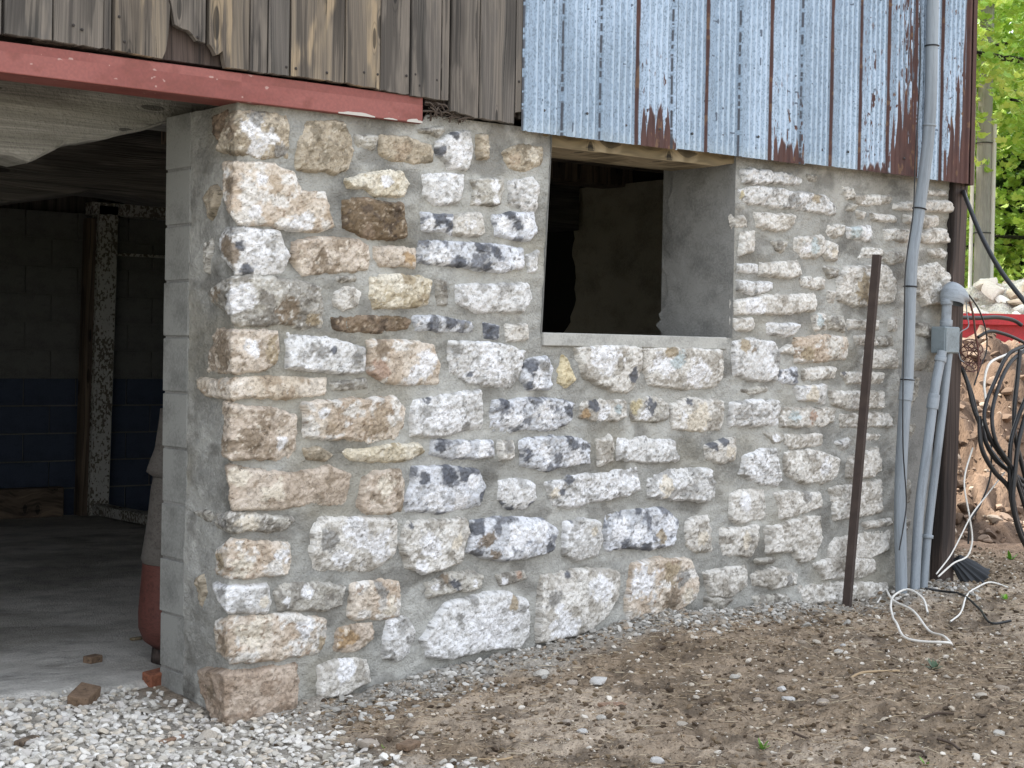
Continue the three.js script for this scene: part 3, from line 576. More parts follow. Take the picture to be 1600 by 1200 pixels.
{
  const siding = thing('plank_siding', 'weathered grey vertical plank siding above the red beam', 'plank siding');
  // [x0, x1, bottom left, bottom right, z, wood, own lower edge]
  const B = [[-0.86, -0.70, 2.25, 2.25, .022, 0], [-0.697, -0.523, 2.249, 2.246, .02, 1], [-0.519, -0.49, 2.25, 2.247, .008, 3],
    [-0.486, -0.292, 2.246, 2.238, .022, 2, [[-0.31, 2.238], [-0.296, 2.27], [-0.288, 2.325], [-0.282, 2.42], [-0.31, 2.5]]], [-0.280, -0.148, 2.36, 2.31, .02, 1, [[-0.148, 2.312], [-0.182, 2.317], [-0.198, 2.334], [-0.214, 2.347], [-0.24, 2.35], [-0.266, 2.361], [-0.279, 2.42], [-0.306, 2.5]]],
    [-0.145, 0.02, 2.31, 2.239, .024, 2, [[0.02, 2.239], [-0.072, 2.238], [-0.079, 2.262], [-0.085, 2.293], [-0.098, 2.281], [-0.111, 2.276], [-0.122, 2.296], [-0.136, 2.312]]], [0.024, 0.095, 2.239, 2.238, .02, 1], [0.098, 0.183, 2.237, 2.239, .023, 0], [0.188, 0.416, 2.239, 2.241, .021, 2], [0.419, 0.571, 2.241, 2.233, .023, 2], [0.574, 0.706, 2.232, 2.229, .02, 1], [0.712, 0.849, 2.228, 2.226, .024, 0], [0.852, 0.889, 2.226, 2.228, .022, 1], [0.898, 1.03, 2.190, 2.172, .026, 1], [1.033, 1.207, 2.174, 2.170, .028, 0], [1.212, 1.252, 2.216, 2.222, .022, 0], [1.256, 1.42, 2.2, 2.2, .015, 0]];
  for (let x = -0.865, k = 0; x > -4.15; k++) { const w = 0.15 + 0.1 * hash(k, 2, 55); B.push([x - w, x - 0.004, 2.25, 2.25, .02 + 0.006 * hash(k, 3, 55), k % 3]); x -= w; }
  B.forEach(([x0, x1, b0, b1, z, w, low], n) => {
    let pts;
    if (low) pts = low[0][0] > low[low.length - 1][0] ? [[x1, YTOP], [x0 === -0.28 ? -0.306 : x0, YTOP], ...low.slice().reverse()] : [[x0, YTOP], [x0, b0], ...low, [-0.31, YTOP]];
    else {
      pts = [[x0, YTOP]]; const k = Math.max(3, Math.round((x1 - x0) / 0.018));
      for (let i = 0; i <= k; i++) pts.push([lerp(x0, x1, i / k), lerp(b0, b1, i / k) + (hash(n, i, 61) - 0.5) * 0.006]);
      pts.push([x1, YTOP]);
    }
    const g = shapeBoard(pts, z, 0.022, n); part('plank', g, WOOD[w], siding);
  });
  const nailM = new THREE.MeshStandardMaterial({ color: '#2a2421', roughness: 0.8 });
  for (const [x, y] of [[-0.63, 2.31], [-0.60, 2.3], [-0.47, 2.36], [-0.45, 2.28], [-0.18, 2.33], [0.17, 2.27], [0.21, 2.27], [0.34, 2.27], [0.5, 2.29], [0.56, 2.29], [0.69, 2.3], [0.73, 2.31], [0.75, 2.27], [0.83, 2.30], [0.91, 2.3], [1.05, 2.32], [1.1, 2.4], [1.18, 2.31], [1.23, 2.34]]) { const g = new THREE.SphereGeometry(0.0055, 8, 5, 0, 6.3, 0, 1.57); g.rotateX(Math.PI / 2); g.scale(1, 1, 0.5); g.translate(x, y, 0.0478); part('nail_head', g, nailM, siding); }
  part('backing_plank', shapeBoard([[-0.75, 2.245], [0.4, 2.245], [0.4, 2.62], [-0.75, 2.62]], -0.03, 0.03, 77), M.darkWood, siding);
}
// timbers the siding hangs on
single('sill_timber', box(-4.15, 1.25, 2.26, 2.5, -0.3, -0.035), M.darkWood, 'dark sill timber behind the planks over the red beam', 'timber');
M.lintelWood = M.paleWood.clone(); for (const k of ['map', 'bumpMap']) { M.lintelWood[k] = M.paleWood[k].clone(); M.lintelWood[k].rotation = Math.PI / 2; M.lintelWood[k].repeat.set(1 / 1.4, 1 / 0.45); M.lintelWood[k].needsUpdate = true; }
single('window_lintel', shapeBoard([[1.40, 2.106], [2.40, 2.106], [2.475, 2.122], [2.52, 2.128], [2.52, 2.2], [1.40, 2.2]], -0.30, 0.29, 78), M.lintelWood, 'old pale timber lintel over the window opening', 'lintel');
single('plate_timber', box(0.80, 4.1, 2.205, 2.46, -0.46, 0.012), M.darkWood, 'dark timber plate lying along the top of the stone wall', 'timber');

// ---------------------------------------------------------------- red steel beam
{
  const beam = thing('steel_beam', 'red oxide painted steel beam spanning the barn opening', 'steel beam');
  const paint = tex(2048, 256, (u, v) => {
    const X = u * 4.4, Y = v * 0.55; let c = mixc(sr('#7c423b'), sr('#884e47'), sstep(0.35, 0.65, fbm(X * 2.2, Y * 9, 80, 5)));
    c = mixc(c, sr('#713a31'), sstep(0.58, 0.7, fbm(X * 7, Y * 12, 82, 4)) * 0.6);
    c = mixc(c, sr('#b9aaa2'), sstep(0.815, 0.83, fbm(X * 30, Y * 42, 84, 3)) * 0.6);
    return c.map((x) => x * (0.95 + 0.1 * vn(X * 160, Y * 160, 3)));
  }, true); paint.repeat.set(1 / 4.4, 1 / 0.55);
  const m = new THREE.MeshStandardMaterial({ map: paint, roughness: 0.62, bumpMap: rockBump, bumpScale: 0.0008 });
  part('web', box(-3.7, 0.778, 2.131, 2.231, 0.014, 0.034, 0.004), m, beam);
  part('flange', box(-3.7, 0.776, 2.133, 2.147, -0.135, 0.013, 0.003), m, beam);
  part('flange', box(-3.7, 0.776, 2.216, 2.229, -0.135, 0.013, 0.003), m, beam);
  const chipM = new THREE.MeshStandardMaterial({ color: '#b5b0a8', roughness: 0.9 });
  for (const [x0, x1, hh] of [[0.40, 0.56, 0.013], [0.60, 0.66, 0.005], [0.705, 0.775, 0.016]]) {
    const s = new THREE.Shape(); s.moveTo(x0, 2.1315); s.lineTo(x1, 2.1315); for (let i = 8; i >= 0; i--) s.lineTo(lerp(x0, x1, i / 8), 2.1325 + hh * (0.35 + 0.65 * Math.sin(i / 8 * 3.1)) * (0.6 + 0.4 * hash(i, 3, x0 * 100 | 0)));
    const g = new THREE.ExtrudeGeometry(s, { depth: 0.002, bevelEnabled: false }); g.translate(0, 0, 0.0335); part('mortar_smear', g, chipM, beam);
  }
}

// ---------------------------------------------------------------- corrugated metal siding
{
  const X0 = 1.24, XS = 3.0, Y0 = 2.12, YS = 1.5, PITCH = 0.2035, RX = 1.469;
  const rustAt = [0.35, 0.25, 1, 0.5, 0.8, 0.35, 1, 0.55, 0.75, 0.7, 1, 1, 0.9, 1];   // how rusty each rib crease is
  let grey = 0;                                                // creases that are only dark grey, without rust
  const info = (x, y) => { grey = 0;                                    // rust 0..1 on the sheet
    const r = (x - RX) / PITCH, k = Math.round(r), dx = (r - k) * PITCH, v = y - 2.15, f = Math.floor(r), t = r - f;
    const a = rustAt[clamp(k, 0, 13)]; let rust = 0;
    const wv = (fbm(x * 40, y * 7, 92, 3) - 0.5) * 0.004;
    const strong = a > 0.65, run = strong ? 1 : sstep(0.36, 0.5, fbm(3, y * 60, 90 + k, 2) + (v < 0.15 ? 0.1 : 0)) * 0.8;
    rust = sstep(strong ? 0.0062 : 0.0036, strong ? 0.0038 : 0.0022, Math.abs(dx + 0.0205) + wv * (strong ? 1 : 0.4) + (strong ? (1 - a) * 0.003 : 0)) * run;
    if (!strong) grey = rust;
    const wide = { 2: [0.16, 1], 6: [0.10, 0.8], 10: [0.42, 1.4], 12: [0.5, 1.5], 13: [0.9, 2], 9: [0.05, 0.2] }[f];
    if (wide) {
      const spike = Math.pow(Math.abs(Math.sin(t * Math.PI * 4 + 0.6)), 0.6) * (0.45 + 0.75 * fbm(t * 9, 2, f * 5, 3)) * wide[0] * (f === 12 ? 0.25 + 1.3 * t : sstep(0.02, 0.16, t) * sstep(0.98, 0.8, t) * 1.15) + 0.02 * wide[1];
      rust = Math.max(rust, sstep(spike + 0.015, spike - 0.01, v));
      if (f === 10) { rust = Math.max(rust, sstep(0.13, 0.10, v + (fbm(x * 30, 2, 3, 3) - 0.5) * 0.06) * sstep(0, .08, t)); rust = Math.max(rust, sstep(0.60, 0.66, fbm(x * 130, y * 14, 97, 4) + 0.06 * sstep(0.9, 0.1, v)) * sstep(0.25, 0.5, t)); }
      rust = Math.max(rust, sstep(0.72, 0.76, fbm(x * 120, y * 26, 95, 3) + 0.09 * sstep(0.3, 0.02, v) * wide[1]) * (f > 8 ? 1 : sstep(0.5, 0.2, v)));
    }
    if (x > 4.06) rust = Math.max(rust, sstep(0.34, 0.46, fbm(x * 60, y * 2, 99, 3)));
    return clamp(rust);
  };
  const W = 2048, H = 1024, pack = new Uint8Array(W * H * 4);
  const map = tex(W, H, (u, v) => {
    const x = X0 + u * XS, y = Y0 + v * YS, rust = info(x, y), i = Math.floor(u * W), j = Math.floor(v * H), q = (j * W + i) * 4;
    const ph = ((x - RX) / PITCH % 1 + 1) % 1, bead = Math.max(...[0.24, 0.41, 0.58, 0.75].map((m) => sstep(0.0075, 0.003, Math.abs(ph - m) * PITCH + (vn(x * 150, y * 110, 19) - 0.5) * 0.006)));   // grime lies in the pans, the beads are painted paler as reflected highlights
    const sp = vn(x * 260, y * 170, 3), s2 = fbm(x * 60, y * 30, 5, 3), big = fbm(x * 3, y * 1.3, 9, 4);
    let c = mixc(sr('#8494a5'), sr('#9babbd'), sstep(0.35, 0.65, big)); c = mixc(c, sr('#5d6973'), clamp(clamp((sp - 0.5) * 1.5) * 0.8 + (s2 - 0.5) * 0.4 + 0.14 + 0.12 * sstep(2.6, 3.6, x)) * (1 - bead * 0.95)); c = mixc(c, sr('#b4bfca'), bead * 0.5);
    c = mixc(c, sr('#b3b5ad'), sstep(0.07, 0.0, y - 2.155) * 0.25 * s2);
    const dot = vn(x * 55, y * 40, 71); if (dot > 0.955) c = mixc(c, sr('#4a505a'), 0.8);
    let rc = mixc(sr('#463432'), sr('#5d4039'), fbm(x * 40, y * 12, 33, 3)); rc = mixc(rc, sr('#7d6248'), sstep(0.68, 0.76, fbm(x * 50, y * 20, 37, 3)) * 0.6);
    const gr = grey; rc = mixc(rc, sr('#474b52'), gr > 0.02 ? 0.85 : 0); c = mixc(c, rc, rust);
    pack[q] = 0; pack[q + 1] = (rust > 0.5 ? 0.9 : 0.36 + sp * 0.12) * 255; pack[q + 2] = (1 - rust) * 0.72 * 255; pack[q + 3] = 255;
    return c;
  }, true, THREE.MirroredRepeatWrapping);
  const rm = new THREE.DataTexture(pack, W, H); rm.wrapS = rm.wrapT = THREE.MirroredRepeatWrapping; rm.magFilter = THREE.LinearFilter; rm.needsUpdate = true;
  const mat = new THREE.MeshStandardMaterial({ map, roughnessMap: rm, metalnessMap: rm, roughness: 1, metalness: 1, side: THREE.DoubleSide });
  const rustM = new THREE.MeshStandardMaterial({ color: '#4a352f', roughness: 0.9, bumpMap: rockBump, bumpScale: 0.002 });
  const siding = thing('metal_siding', 'galvanised ribbed metal siding with rust streaks above the window', 'metal siding');
  const shape = (x) => {
    const r = (x - RX) / PITCH, k = Math.round(r), dx = (r - k) * PITCH; let z = 0;
    z += 0.014 * sstep(0.013, 0.006, Math.abs(dx + 0.008));
    const t = r - Math.floor(r); for (const m of [0.24, 0.41, 0.58, 0.75]) z += 0.008 * sstep(0.0075, 0.0005, Math.abs(t - m) * PITCH);
    return z;
  };
  const panels = [[1.243, 2.098, 2.147, 0.052], [2.09, 2.912, 2.152, 0.0545], [2.904, 3.722, 2.158, 0.057], [3.714, 4.137, 2.155, 0.0595]];
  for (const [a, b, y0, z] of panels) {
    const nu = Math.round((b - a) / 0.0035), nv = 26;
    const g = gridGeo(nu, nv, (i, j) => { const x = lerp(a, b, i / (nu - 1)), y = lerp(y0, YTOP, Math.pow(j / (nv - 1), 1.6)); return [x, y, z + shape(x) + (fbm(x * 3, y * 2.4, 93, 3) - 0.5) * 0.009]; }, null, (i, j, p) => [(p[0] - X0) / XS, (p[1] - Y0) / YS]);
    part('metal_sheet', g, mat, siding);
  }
  part('corner_trim', merge([box(4.125, 4.153, 2.150, YTOP, 0.071, 0.075), box(4.150, 4.154, 2.150, YTOP, -0.06, 0.0705)]), rustM, siding);
  const screwM = new THREE.MeshStandardMaterial({ color: '#4c4a4a', roughness: 0.6, metalness: 0.5 });
  for (let k = 0; k < 13; k++) for (const y of [2.235, 3.05]) {
    const g = new THREE.SphereGeometry(0.006, 8, 5, 0, Math.PI * 2, 0, Math.PI / 2); g.rotateX(Math.PI / 2); g.translate(RX + PITCH * (k - 0.5) + (hash(k, 1, 5) - 0.5) * 0.05, y + (hash(k, 2, 5) - 0.5) * 0.03, 0.0555 + 0.0025 * Math.floor((k + 1) / 4)); if (RX + PITCH * (k - 0.5) < 4.05) part('screw_head', g, screwM, siding);
  }
}

// ---------------------------------------------------------------- the rest of the barn
{
  M.shell = new THREE.MeshStandardMaterial({ map: WOOD[3].map, roughness: 0.95 });
  const barn = thing('barn_shell', 'dark plank shell and roof of the barn behind the front wall', 'barn');
  part('side_wall', box(-4.25, -4.16, -0.2, YTOP, -6.9, 0.01), M.shell, barn);
  part('side_wall', box(4.06, 4.12, 2.21, YTOP, -6.9, -0.05), M.shell, barn);
  part('rear_wall', box(-4.15, 4.05, 2.2, YTOP, -6.9, -6.75), M.shell, barn);
  part('loft_floor', box(-4.15, 4.05, 2.505, 2.56, -6.74, -0.02), M.darkWood, barn);
  const roof = (s) => { const g = new THREE.BoxGeometry(4.9, 0.1, 7.4); g.rotateZ(-s * 0.72); g.translate(-0.06 + s * 1.95, 5.55, -3.4); return boxUV(g); };
  part('roof', roof(1), M.blockDark, barn); part('roof', roof(-1), M.blockDark, barn);
  const gs = new THREE.Shape(); gs.moveTo(-4.15, YTOP); gs.lineTo(4.05, YTOP); gs.lineTo(-0.05, 7.3);
  for (const z of [0.0, -6.9]) { const g = new THREE.ExtrudeGeometry(gs, { depth: 0.04, bevelEnabled: false }); g.translate(0, 0, z); part('gable', boxUV(g), M.shell, barn); }
  // pier that closes the opening at its far end
  single('end_pier', box(-4.15, -3.45, -0.2, 2.13, -0.55, 0.0), M.plaster, 'plain rendered pier at the other end of the barn opening', 'pier');
}
// block wall at the rear of the barn, blocks laid in bond
{
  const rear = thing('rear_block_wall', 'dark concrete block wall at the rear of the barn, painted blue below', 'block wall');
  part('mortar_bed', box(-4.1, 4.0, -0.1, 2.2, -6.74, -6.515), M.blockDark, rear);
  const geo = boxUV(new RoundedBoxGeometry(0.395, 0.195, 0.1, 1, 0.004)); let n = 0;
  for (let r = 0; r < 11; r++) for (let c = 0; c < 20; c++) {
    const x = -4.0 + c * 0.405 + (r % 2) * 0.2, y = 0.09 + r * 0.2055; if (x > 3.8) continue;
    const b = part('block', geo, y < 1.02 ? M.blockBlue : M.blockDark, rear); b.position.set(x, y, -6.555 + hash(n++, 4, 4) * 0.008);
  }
}
{ // inner plaster on the end wall, seen through the window; beyond it boards coloured near black for the unlit depth
  const w = thing('end_wall', 'dirty plastered inner wall seen through the window opening', 'wall');
  const g = gridGeo(70, 70, (i, j) => {
    const y = lerp(-0.1, 2.29 + 0, j / 69), edge = -2.62 + (fbm(y * 3.4, 3, 8, 4) - 0.5) * 0.34 - 0.25 * sstep(1.6, 1.2, y), z = lerp(-0.48, edge, i / 69);
    return [3.85 + (fbm(z * 5, y * 5, 71, 4) - 0.5) * 0.05, y, z];
  }, null, (i, j, p) => [p[2], p[1]]);
  part('plaster_coat', g, M.dirtyPlaster, w);
  part('unlit_depth_wall', box(3.93, 4.03, -0.1, 2.5, -6.5, -0.48), new THREE.MeshStandardMaterial({ color: '#1f1c1a', roughness: 1 }), w);
  for (const [y, z] of [[2.33, -1.2], [2.36, -2.3]]) part('joist', box(0.9, 3.92, y - 0.09, y + 0.14, z - 0.1, z + 0.1, 0.01), M.brownWood, w);
}
// hewn ceiling logs inside the opening
function log(pts, z, depth, mat, label, name) {
  const s = new THREE.Shape(); pts.forEach((p, i) => (i ? s.lineTo(...p) : s.moveTo(...p)));
  const g = new THREE.ExtrudeGeometry(s, { depth, bevelEnabled: true, bevelThickness: 0.03, bevelSize: 0.025, bevelSegments: 3 }); g.translate(0, 0, z - depth);
  boxUV(g); const u = g.attributes.uv; for (let i = 0; i < u.count; i++) u.setXY(i, u.getY(i), u.getX(i));
  return single(name, g, mat, label, 'log');
}
function wavy(pts, n, amp, s) { const o = []; for (let i = 0; i < pts.length - 1; i++) for (let k = 0; k < n; k++) { const t = k / n; o.push([lerp(pts[i][0], pts[i + 1][0], t), lerp(pts[i][1], pts[i + 1][1], t) + (fbm(i * 2 + t * 2, 3, s, 3) - 0.5) * amp]); } o.push(pts[pts.length - 1]); return o; }
log([...wavy([[-3.4, 1.98], [-2.2, 2.05], [-1.1, 2.03], [-0.62, 1.965], [-0.51, 1.955], [-0.38, 2.02], [-0.30, 2.04], [-0.126, 2.095], [0.03, 2.14], [0.9, 2.14]], 6, 0.016, 5), [0.9, 2.45], [-3.4, 2.45]], -0.62, 0.2, M.whiteWood, 'whitewashed hewn log with a wavy underside behind the red beam', 'hewn_log');
log([...wavy([[-3.4, 1.95], [-1, 1.98], [0.12, 1.95], [0.475, 2.02], [0.6, 2.05], [0.98, 2.03], [2.2, 2.04], [3.8, 2.05]], 6, 0.02, 8), [3.8, 2.45], [-3.4, 2.45]], -2.6, 0.22, M.greyWood, 'dark hewn cross log deeper inside the barn', 'hewn_log');

// frame standing in the barn
M.flaky = new THREE.MeshStandardMaterial({ roughness: 0.95, bumpMap: rockBump, bumpScale: 0.004, map: (() => { const t = tex(512, 1024, (u, v) => { const a = fbt(u, v, 70, 70, 61, 4), b = fbt(u, v, 6, 6, 65, 4); return mixc(sr('#bcbab2'), sr('#6b6357'), sstep(0.5, 0.6, a * 0.7 + b * 0.3)); }, true); t.repeat.set(1 / 0.8, 1 / 1.2); return t; })() });
{
  const f = thing('stall_frame', 'stall frame of flaking whitewashed timber standing inside the barn', 'stall frame');
  const lean = (g, k) => { const p = g.attributes.position; for (let i = 0; i < p.count; i++) p.setX(i, p.getX(i) + (p.getY(i) - 0.1) * k); return g; };
  part('post', lean(box(2.30, 2.46, 0.0, 2.3, -6.42, -6.30, 0.006), 0.022), M.flaky, f);
  part('post_cheek', lean(box(2.24, 2.297, 0.0, 2.2, -6.43, -6.32, 0.004), 0.022), M.brownWood, f);
  part('bottom_rail', box(2.31, 2.42, 0.015, 0.09, -6.28, -4.3, 0.006), M.flaky, f);
  part('top_rail', box(2.30, 3.6, 2.225, 2.32, -6.43, -6.3, 0.006), M.flaky, f);
  part('cross_rail', box(2.52, 3.6, 1.935, 1.955, -6.4, -6.36), M.flaky, f);
}
M.curbWood = M.brownWood.clone(); for (const k of ['map', 'bumpMap']) { M.curbWood[k] = M.brownWood[k].clone(); M.curbWood[k].rotation = Math.PI / 2; M.curbWood[k].repeat.set(1 / 1.4, 1 / 0.45); M.curbWood[k].needsUpdate = true; }
single('curb_plank', box(0.6, 2.12, 0.0, 0.22, -6.42, -6.33, 0.01), M.curbWood, 'thick plank on edge along the foot of the rear wall', 'plank');
{ // tapered sections stacked on end
  const p = thing('clay_pipe_stack', 'stack of tapered clay pipe sections, rusty red at the foot, behind the block jamb', 'pipe stack');
  const clayA = new THREE.MeshStandardMaterial({ color: '#5f5a55', roughness: 0.9, map: rockGrain }), clayB = new THREE.MeshStandardMaterial({ color: '#5e362e', roughness: 0.7, map: rockGrain });
  const sec = (r) => { const g = new THREE.LatheGeometry(r.map((q) => new THREE.Vector2(...q)), 28); g.translate(0.235, 0, -0.84); return g; };
  part('pipe_section', sec([[0.0, 0.06], [0.10, 0.06], [0.14, 0.09], [0.16, 0.14], [0.162, 0.2], [0.15, 0.36], [0.147, 0.40]]), clayB, p);
  part('pipe_section', sec([[0.147, 0.401], [0.155, 0.42], [0.15, 0.44], [0.13, 0.58], [0.118, 0.70], [0.11, 0.745]]), clayA, p);
  part('pipe_section', sec([[0.11, 0.746], [0.137, 0.765], [0.132, 0.785], [0.105, 0.86], [0.09, 0.97], [0.085, 1.02], [0.0, 1.02]]), clayA, p);
  part('pipe_foot', sec([[0.0, 0.0], [0.11, 0.0], [0.105, 0.059], [0, 0.059]]), M.darkWood, p);
}
// ---------------------------------------------------------------- corner post
{
  const post = thing('timber_post', 'dark square timber post under the corner of the metal siding', 'post');
  const g = new RoundedBoxGeometry(0.105, 2.35, 0.1, 2, 0.006); const p = g.attributes.position;
  for (let i = 0; i < p.count; i++) p.setXYZ(i, p.getX(i) + 4.098 + 0.028 * (p.getY(i) / 1.2) + (fbm(p.getY(i) * 4, p.getX(i) * 9, 3, 2) - 0.5) * 0.004, p.getY(i) + 1.25, p.getZ(i) - 0.02);
  part('post_shaft', boxUV(g), M.darkWood, post);
}
{ // crumpled black drain sleeve at its foot
  const m = new THREE.MeshStandardMaterial({ color: '#34373b', roughness: 0.75 });
  const g = new THREE.CylinderGeometry(0.03, 0.075, 0.17, 72, 10, true), p = g.attributes.position;
  for (let i = 0; i < p.count; i++) { const x = p.getX(i), y = p.getY(i), z = p.getZ(i), a = Math.atan2(z, x), f = 1 + 0.16 * Math.sin(a * 13) + (fbm(a * 3, y * 20, 4, 3) - 0.5) * 0.3; p.setXYZ(i, x * f, y, z * f * 0.75); }
  g.rotateZ(0.85); g.rotateY(-0.5); g.translate(4.165, 0.20, 0.08); g.computeVertexNormals();
  single('drain_sleeve', g, m, 'short crumpled black drain sleeve at the foot of the timber post', 'drain sleeve');
}

// ---------------------------------------------------------------- conduits, box, wires
const pvc = new THREE.MeshStandardMaterial({ color: '#8a9299', roughness: 0.5, bumpMap: rockBump, bumpScale: 0.0004, map: mortarGrain });
const pvcDark = new THREE.MeshStandardMaterial({ color: '#7b868b', roughness: 0.5, map: mortarGrain });
const black = new THREE.MeshStandardMaterial({ color: '#17181a', roughness: 0.45 });
const whiteW = new THREE.MeshStandardMaterial({ color: '#d9d6cf', roughness: 0.6 });
const brownW = new THREE.MeshStandardMaterial({ color: '#5c3b33', roughness: 0.6 });
function ring(at, r0, r1, hgt, dir) {
  const g = new THREE.LatheGeometry([[r0, -hgt / 2], [r1, -hgt / 2 + 0.002], [r1, hgt / 2 - 0.002], [r0, hgt / 2]].map((q) => new THREE.Vector2(...q)), 24);
  g.applyQuaternion(new THREE.Quaternion().setFromUnitVectors(new THREE.Vector3(0, 1, 0), dir.clone().normalize())); g.translate(at.x, at.y, at.z); return g;
}
const onCurve = (pts, y) => { const c = new THREE.CatmullRomCurve3(pts.map((p) => new THREE.Vector3(...p)), false, 'centripetal'); let b = 0, bd = 9; for (let i = 0; i <= 400; i++) { const q = c.getPoint(i / 400), d = Math.abs(q.y - y); if (d < bd) { bd = d; b = i / 400; } } return [c.getPoint(b), c.getTangent(b)]; };
{
  const pts = curve('big').map(([x, y, z]) => [x, y, 0.092 + (y > 2.1 ? 0.02 : 0) - (y < 1 ? 0.01 : 0)]); pts[0][1] = 4.3; pts[0][0] = pts[1][0] + 0.02; pts[pts.length - 1][1] = 0.08;
  const c = thing('conduit_pipe', 'tall grey plastic conduit running up the metal siding', 'conduit');
  part('pipe', tube(pts, 0.029, 160, 20), pvc, c);
  for (const [y, h] of [[1.12, 0.11], [2.405, 0.01]]) { const [p, t] = onCurve(pts, y); part('coupling', ring(p, 0.029, 0.0335, h, t), pvc, c); }
  for (const y of [2.79, 2.0, 1.62, 1.17]) { const [p, t] = onCurve(pts, y); part('cable_tie', ring(p, 0.030, 0.0355, 0.008, t), black, c); }
}
single('thin_black_wire', tube(curve('vwire'), 0.0035, 120, 6), black, 'thin black wire strapped along the tall grey conduit', 'wire');
{
  const c = thing('service_conduit', 'grey service conduit with junction box and curved weatherhead beside the timber post', 'conduit');
  const p2 = curve('p2'); p2[p2.length - 1][1] = 0.1; p2[0][1] = 1.31;
  part('pipe', tube(p2, 0.024, 60, 18), pvc, c);
  for (const [y, h] of [[1.06, 0.075], [1.27, 0.03]]) { const [p, t] = onCurve(p2, y); part('coupling', ring(p, 0.024, 0.0295, h, t), pvc, c); }
  const b = part('junction_box', box(3.893, 4.012, 1.300, 1.432, 0.03, 0.115, 0.006), pvcDark, c);
  part('box_cover', box(3.899, 4.006, 1.306, 1.426, 0.1155, 0.119, 0.001), pvcDark, b);
  part('riser', tube([[3.945, 1.42, 0.08], [3.948, 1.5, 0.08], [3.952, 1.6, 0.08]], 0.025, 8, 18), pvc, c);
  for (const [y, h, r] of [[1.45, 0.035, 0.031], [1.555, 0.03, 0.031]]) part('coupling', ring(new THREE.Vector3(3.948, y, 0.08), 0.025, r, h, new THREE.Vector3(0.03, 1, 0)), pvc, c);
  // hooded weatherhead: a half dome pulled forward, open below
  const g = new THREE.SphereGeometry(1, 28, 18, 0, Math.PI * 2, 0, Math.PI * 0.62), p = g.attributes.position;
  for (let i = 0; i < p.count; i++) { let x = p.getX(i), y = p.getY(i), z = p.getZ(i); const drop = y < 0 ? 1.0 : 0; p.setXYZ(i, x * (x > 0 ? 0.135 : 0.062) * (1 - 0.35 * drop * (x > 0 ? 1 : 0)), y * 0.075 + (x > 0 ? -0.012 * x * x : 0), z * 0.052); }
  g.rotateZ(-0.12); g.translate(3.985, 1.583, 0.08); g.computeVertexNormals(); part('weatherhead', g, pvc, c);
}
{
  const c = thing('service_conduit', 'thinner grey conduit with a strap ring, between its neighbour and the timber post', 'conduit');
  const p3 = curve('p3'); p3[p3.length - 1][1] = 0.1; p3[0][1] = 1.305;
  part('pipe', tube(p3, 0.021, 60, 18), pvc, c); const [p, t] = onCurve(p3, 0.395); part('strap_ring', ring(p, 0.021, 0.029, 0.02, t), pvc, c);
}
// cables: every one its own thing
const cable = (name, k, r, m, label, group, seg) => single(name, tube(curve(k), r, seg ?? 70, 8), m, label, name.includes('wire') ? 'wire' : 'cable', group);
for (const k of ['cableA', 'cableB', 'cableC', 'cableD', 'cableE', 'cableF', 'cableG', 'cableM', 'cableP']) cable('black_cable', k, k < 'cableE' ? 0.0105 : 0.012, black, 'thick black cable hanging in the tangled bundle beside the timber post', 'black cables in the hanging bundle');
cable('black_cable', 'cableH', 0.011, black, 'black cable sticking out sideways from the timber post below the weatherhead');
cable('black_cable', 'cableI', 0.009, black, 'black cable arching over the dirt heap toward the bundle');
cable('black_cable', 'diag', 0.012, black, 'black cable slanting down from the siding corner in front of the trees');
cable('white_wire', 'whiteJ', 0.0065, whiteW, 'white wire curving down through the black cables');
cable('brown_wire', 'redK', 0.0055, brownW, 'reddish brown wire hanging from the weatherhead');
cable('black_wire', 'blackL', 0.004, black, 'thin black wire looping out of the weatherhead');
cable('grey_wire', 'thinM', 0.003, pvc, 'thin grey wire dropping from the weatherhead past the junction box');
cable('black_wire', 'thinN', 0.005, black, 'thin dark wire hanging below the cable bundle');
cable('white_wire', 'whiteO', 0.0035, whiteW, 'white wire slanting from the cable bundle to the foot of the post');
cable('white_wire', 'whiteP', 0.0045, whiteW, 'white wire bending in at the foot of the timber post');
{ // little coil of bare wire
  const [c] = curve('coilc'), pts = []; for (let i = 0; i <= 90; i++) { const a = i / 90 * Math.PI * 9, r = 0.05 + 0.02 * Math.sin(i * 0.7); pts.push([c[0] + Math.cos(a) * r, c[1] + Math.sin(a) * r * 1.2, c[2] + 0.03 * Math.sin(a * 0.37 + i)]); }
  single('wire_coil', tube(pts, 0.0028, 360, 5), brownW, 'small tangled coil of brown wire beside the junction box', 'wire coil');
}
function onGround(pts, r) { return pts.map(([x, y, z], i) => [x, groundY(x, z) + r + 0.004, z]); }
{
  const p = curve('loop').map(([x, y, z], i) => [x, groundY(x, z) + 0.008 + 0.03 * Math.abs(Math.sin(i * 1.3)), z]);
  single('white_wire', tube(p, 0.0055, 160, 7), whiteW, 'white wire lying in a long loop on the dirt beside the iron stake', 'wire');
  for (const [k, r, m, n, l] of [['gblack', 0.006, black, 'black_wire', 'black wire lying on the dirt beyond the conduits'], ['gwhite2', 0.0045, whiteW, 'white_wire', 'short white wire on the ground by the conduit feet'], ['gwhite3', 0.0045, whiteW, 'white_wire', 'white wire lying in the yard beyond the post']]) single(n, tube(onGround(curve(k), r), r, 50, 6), m, l, 'wire');
}

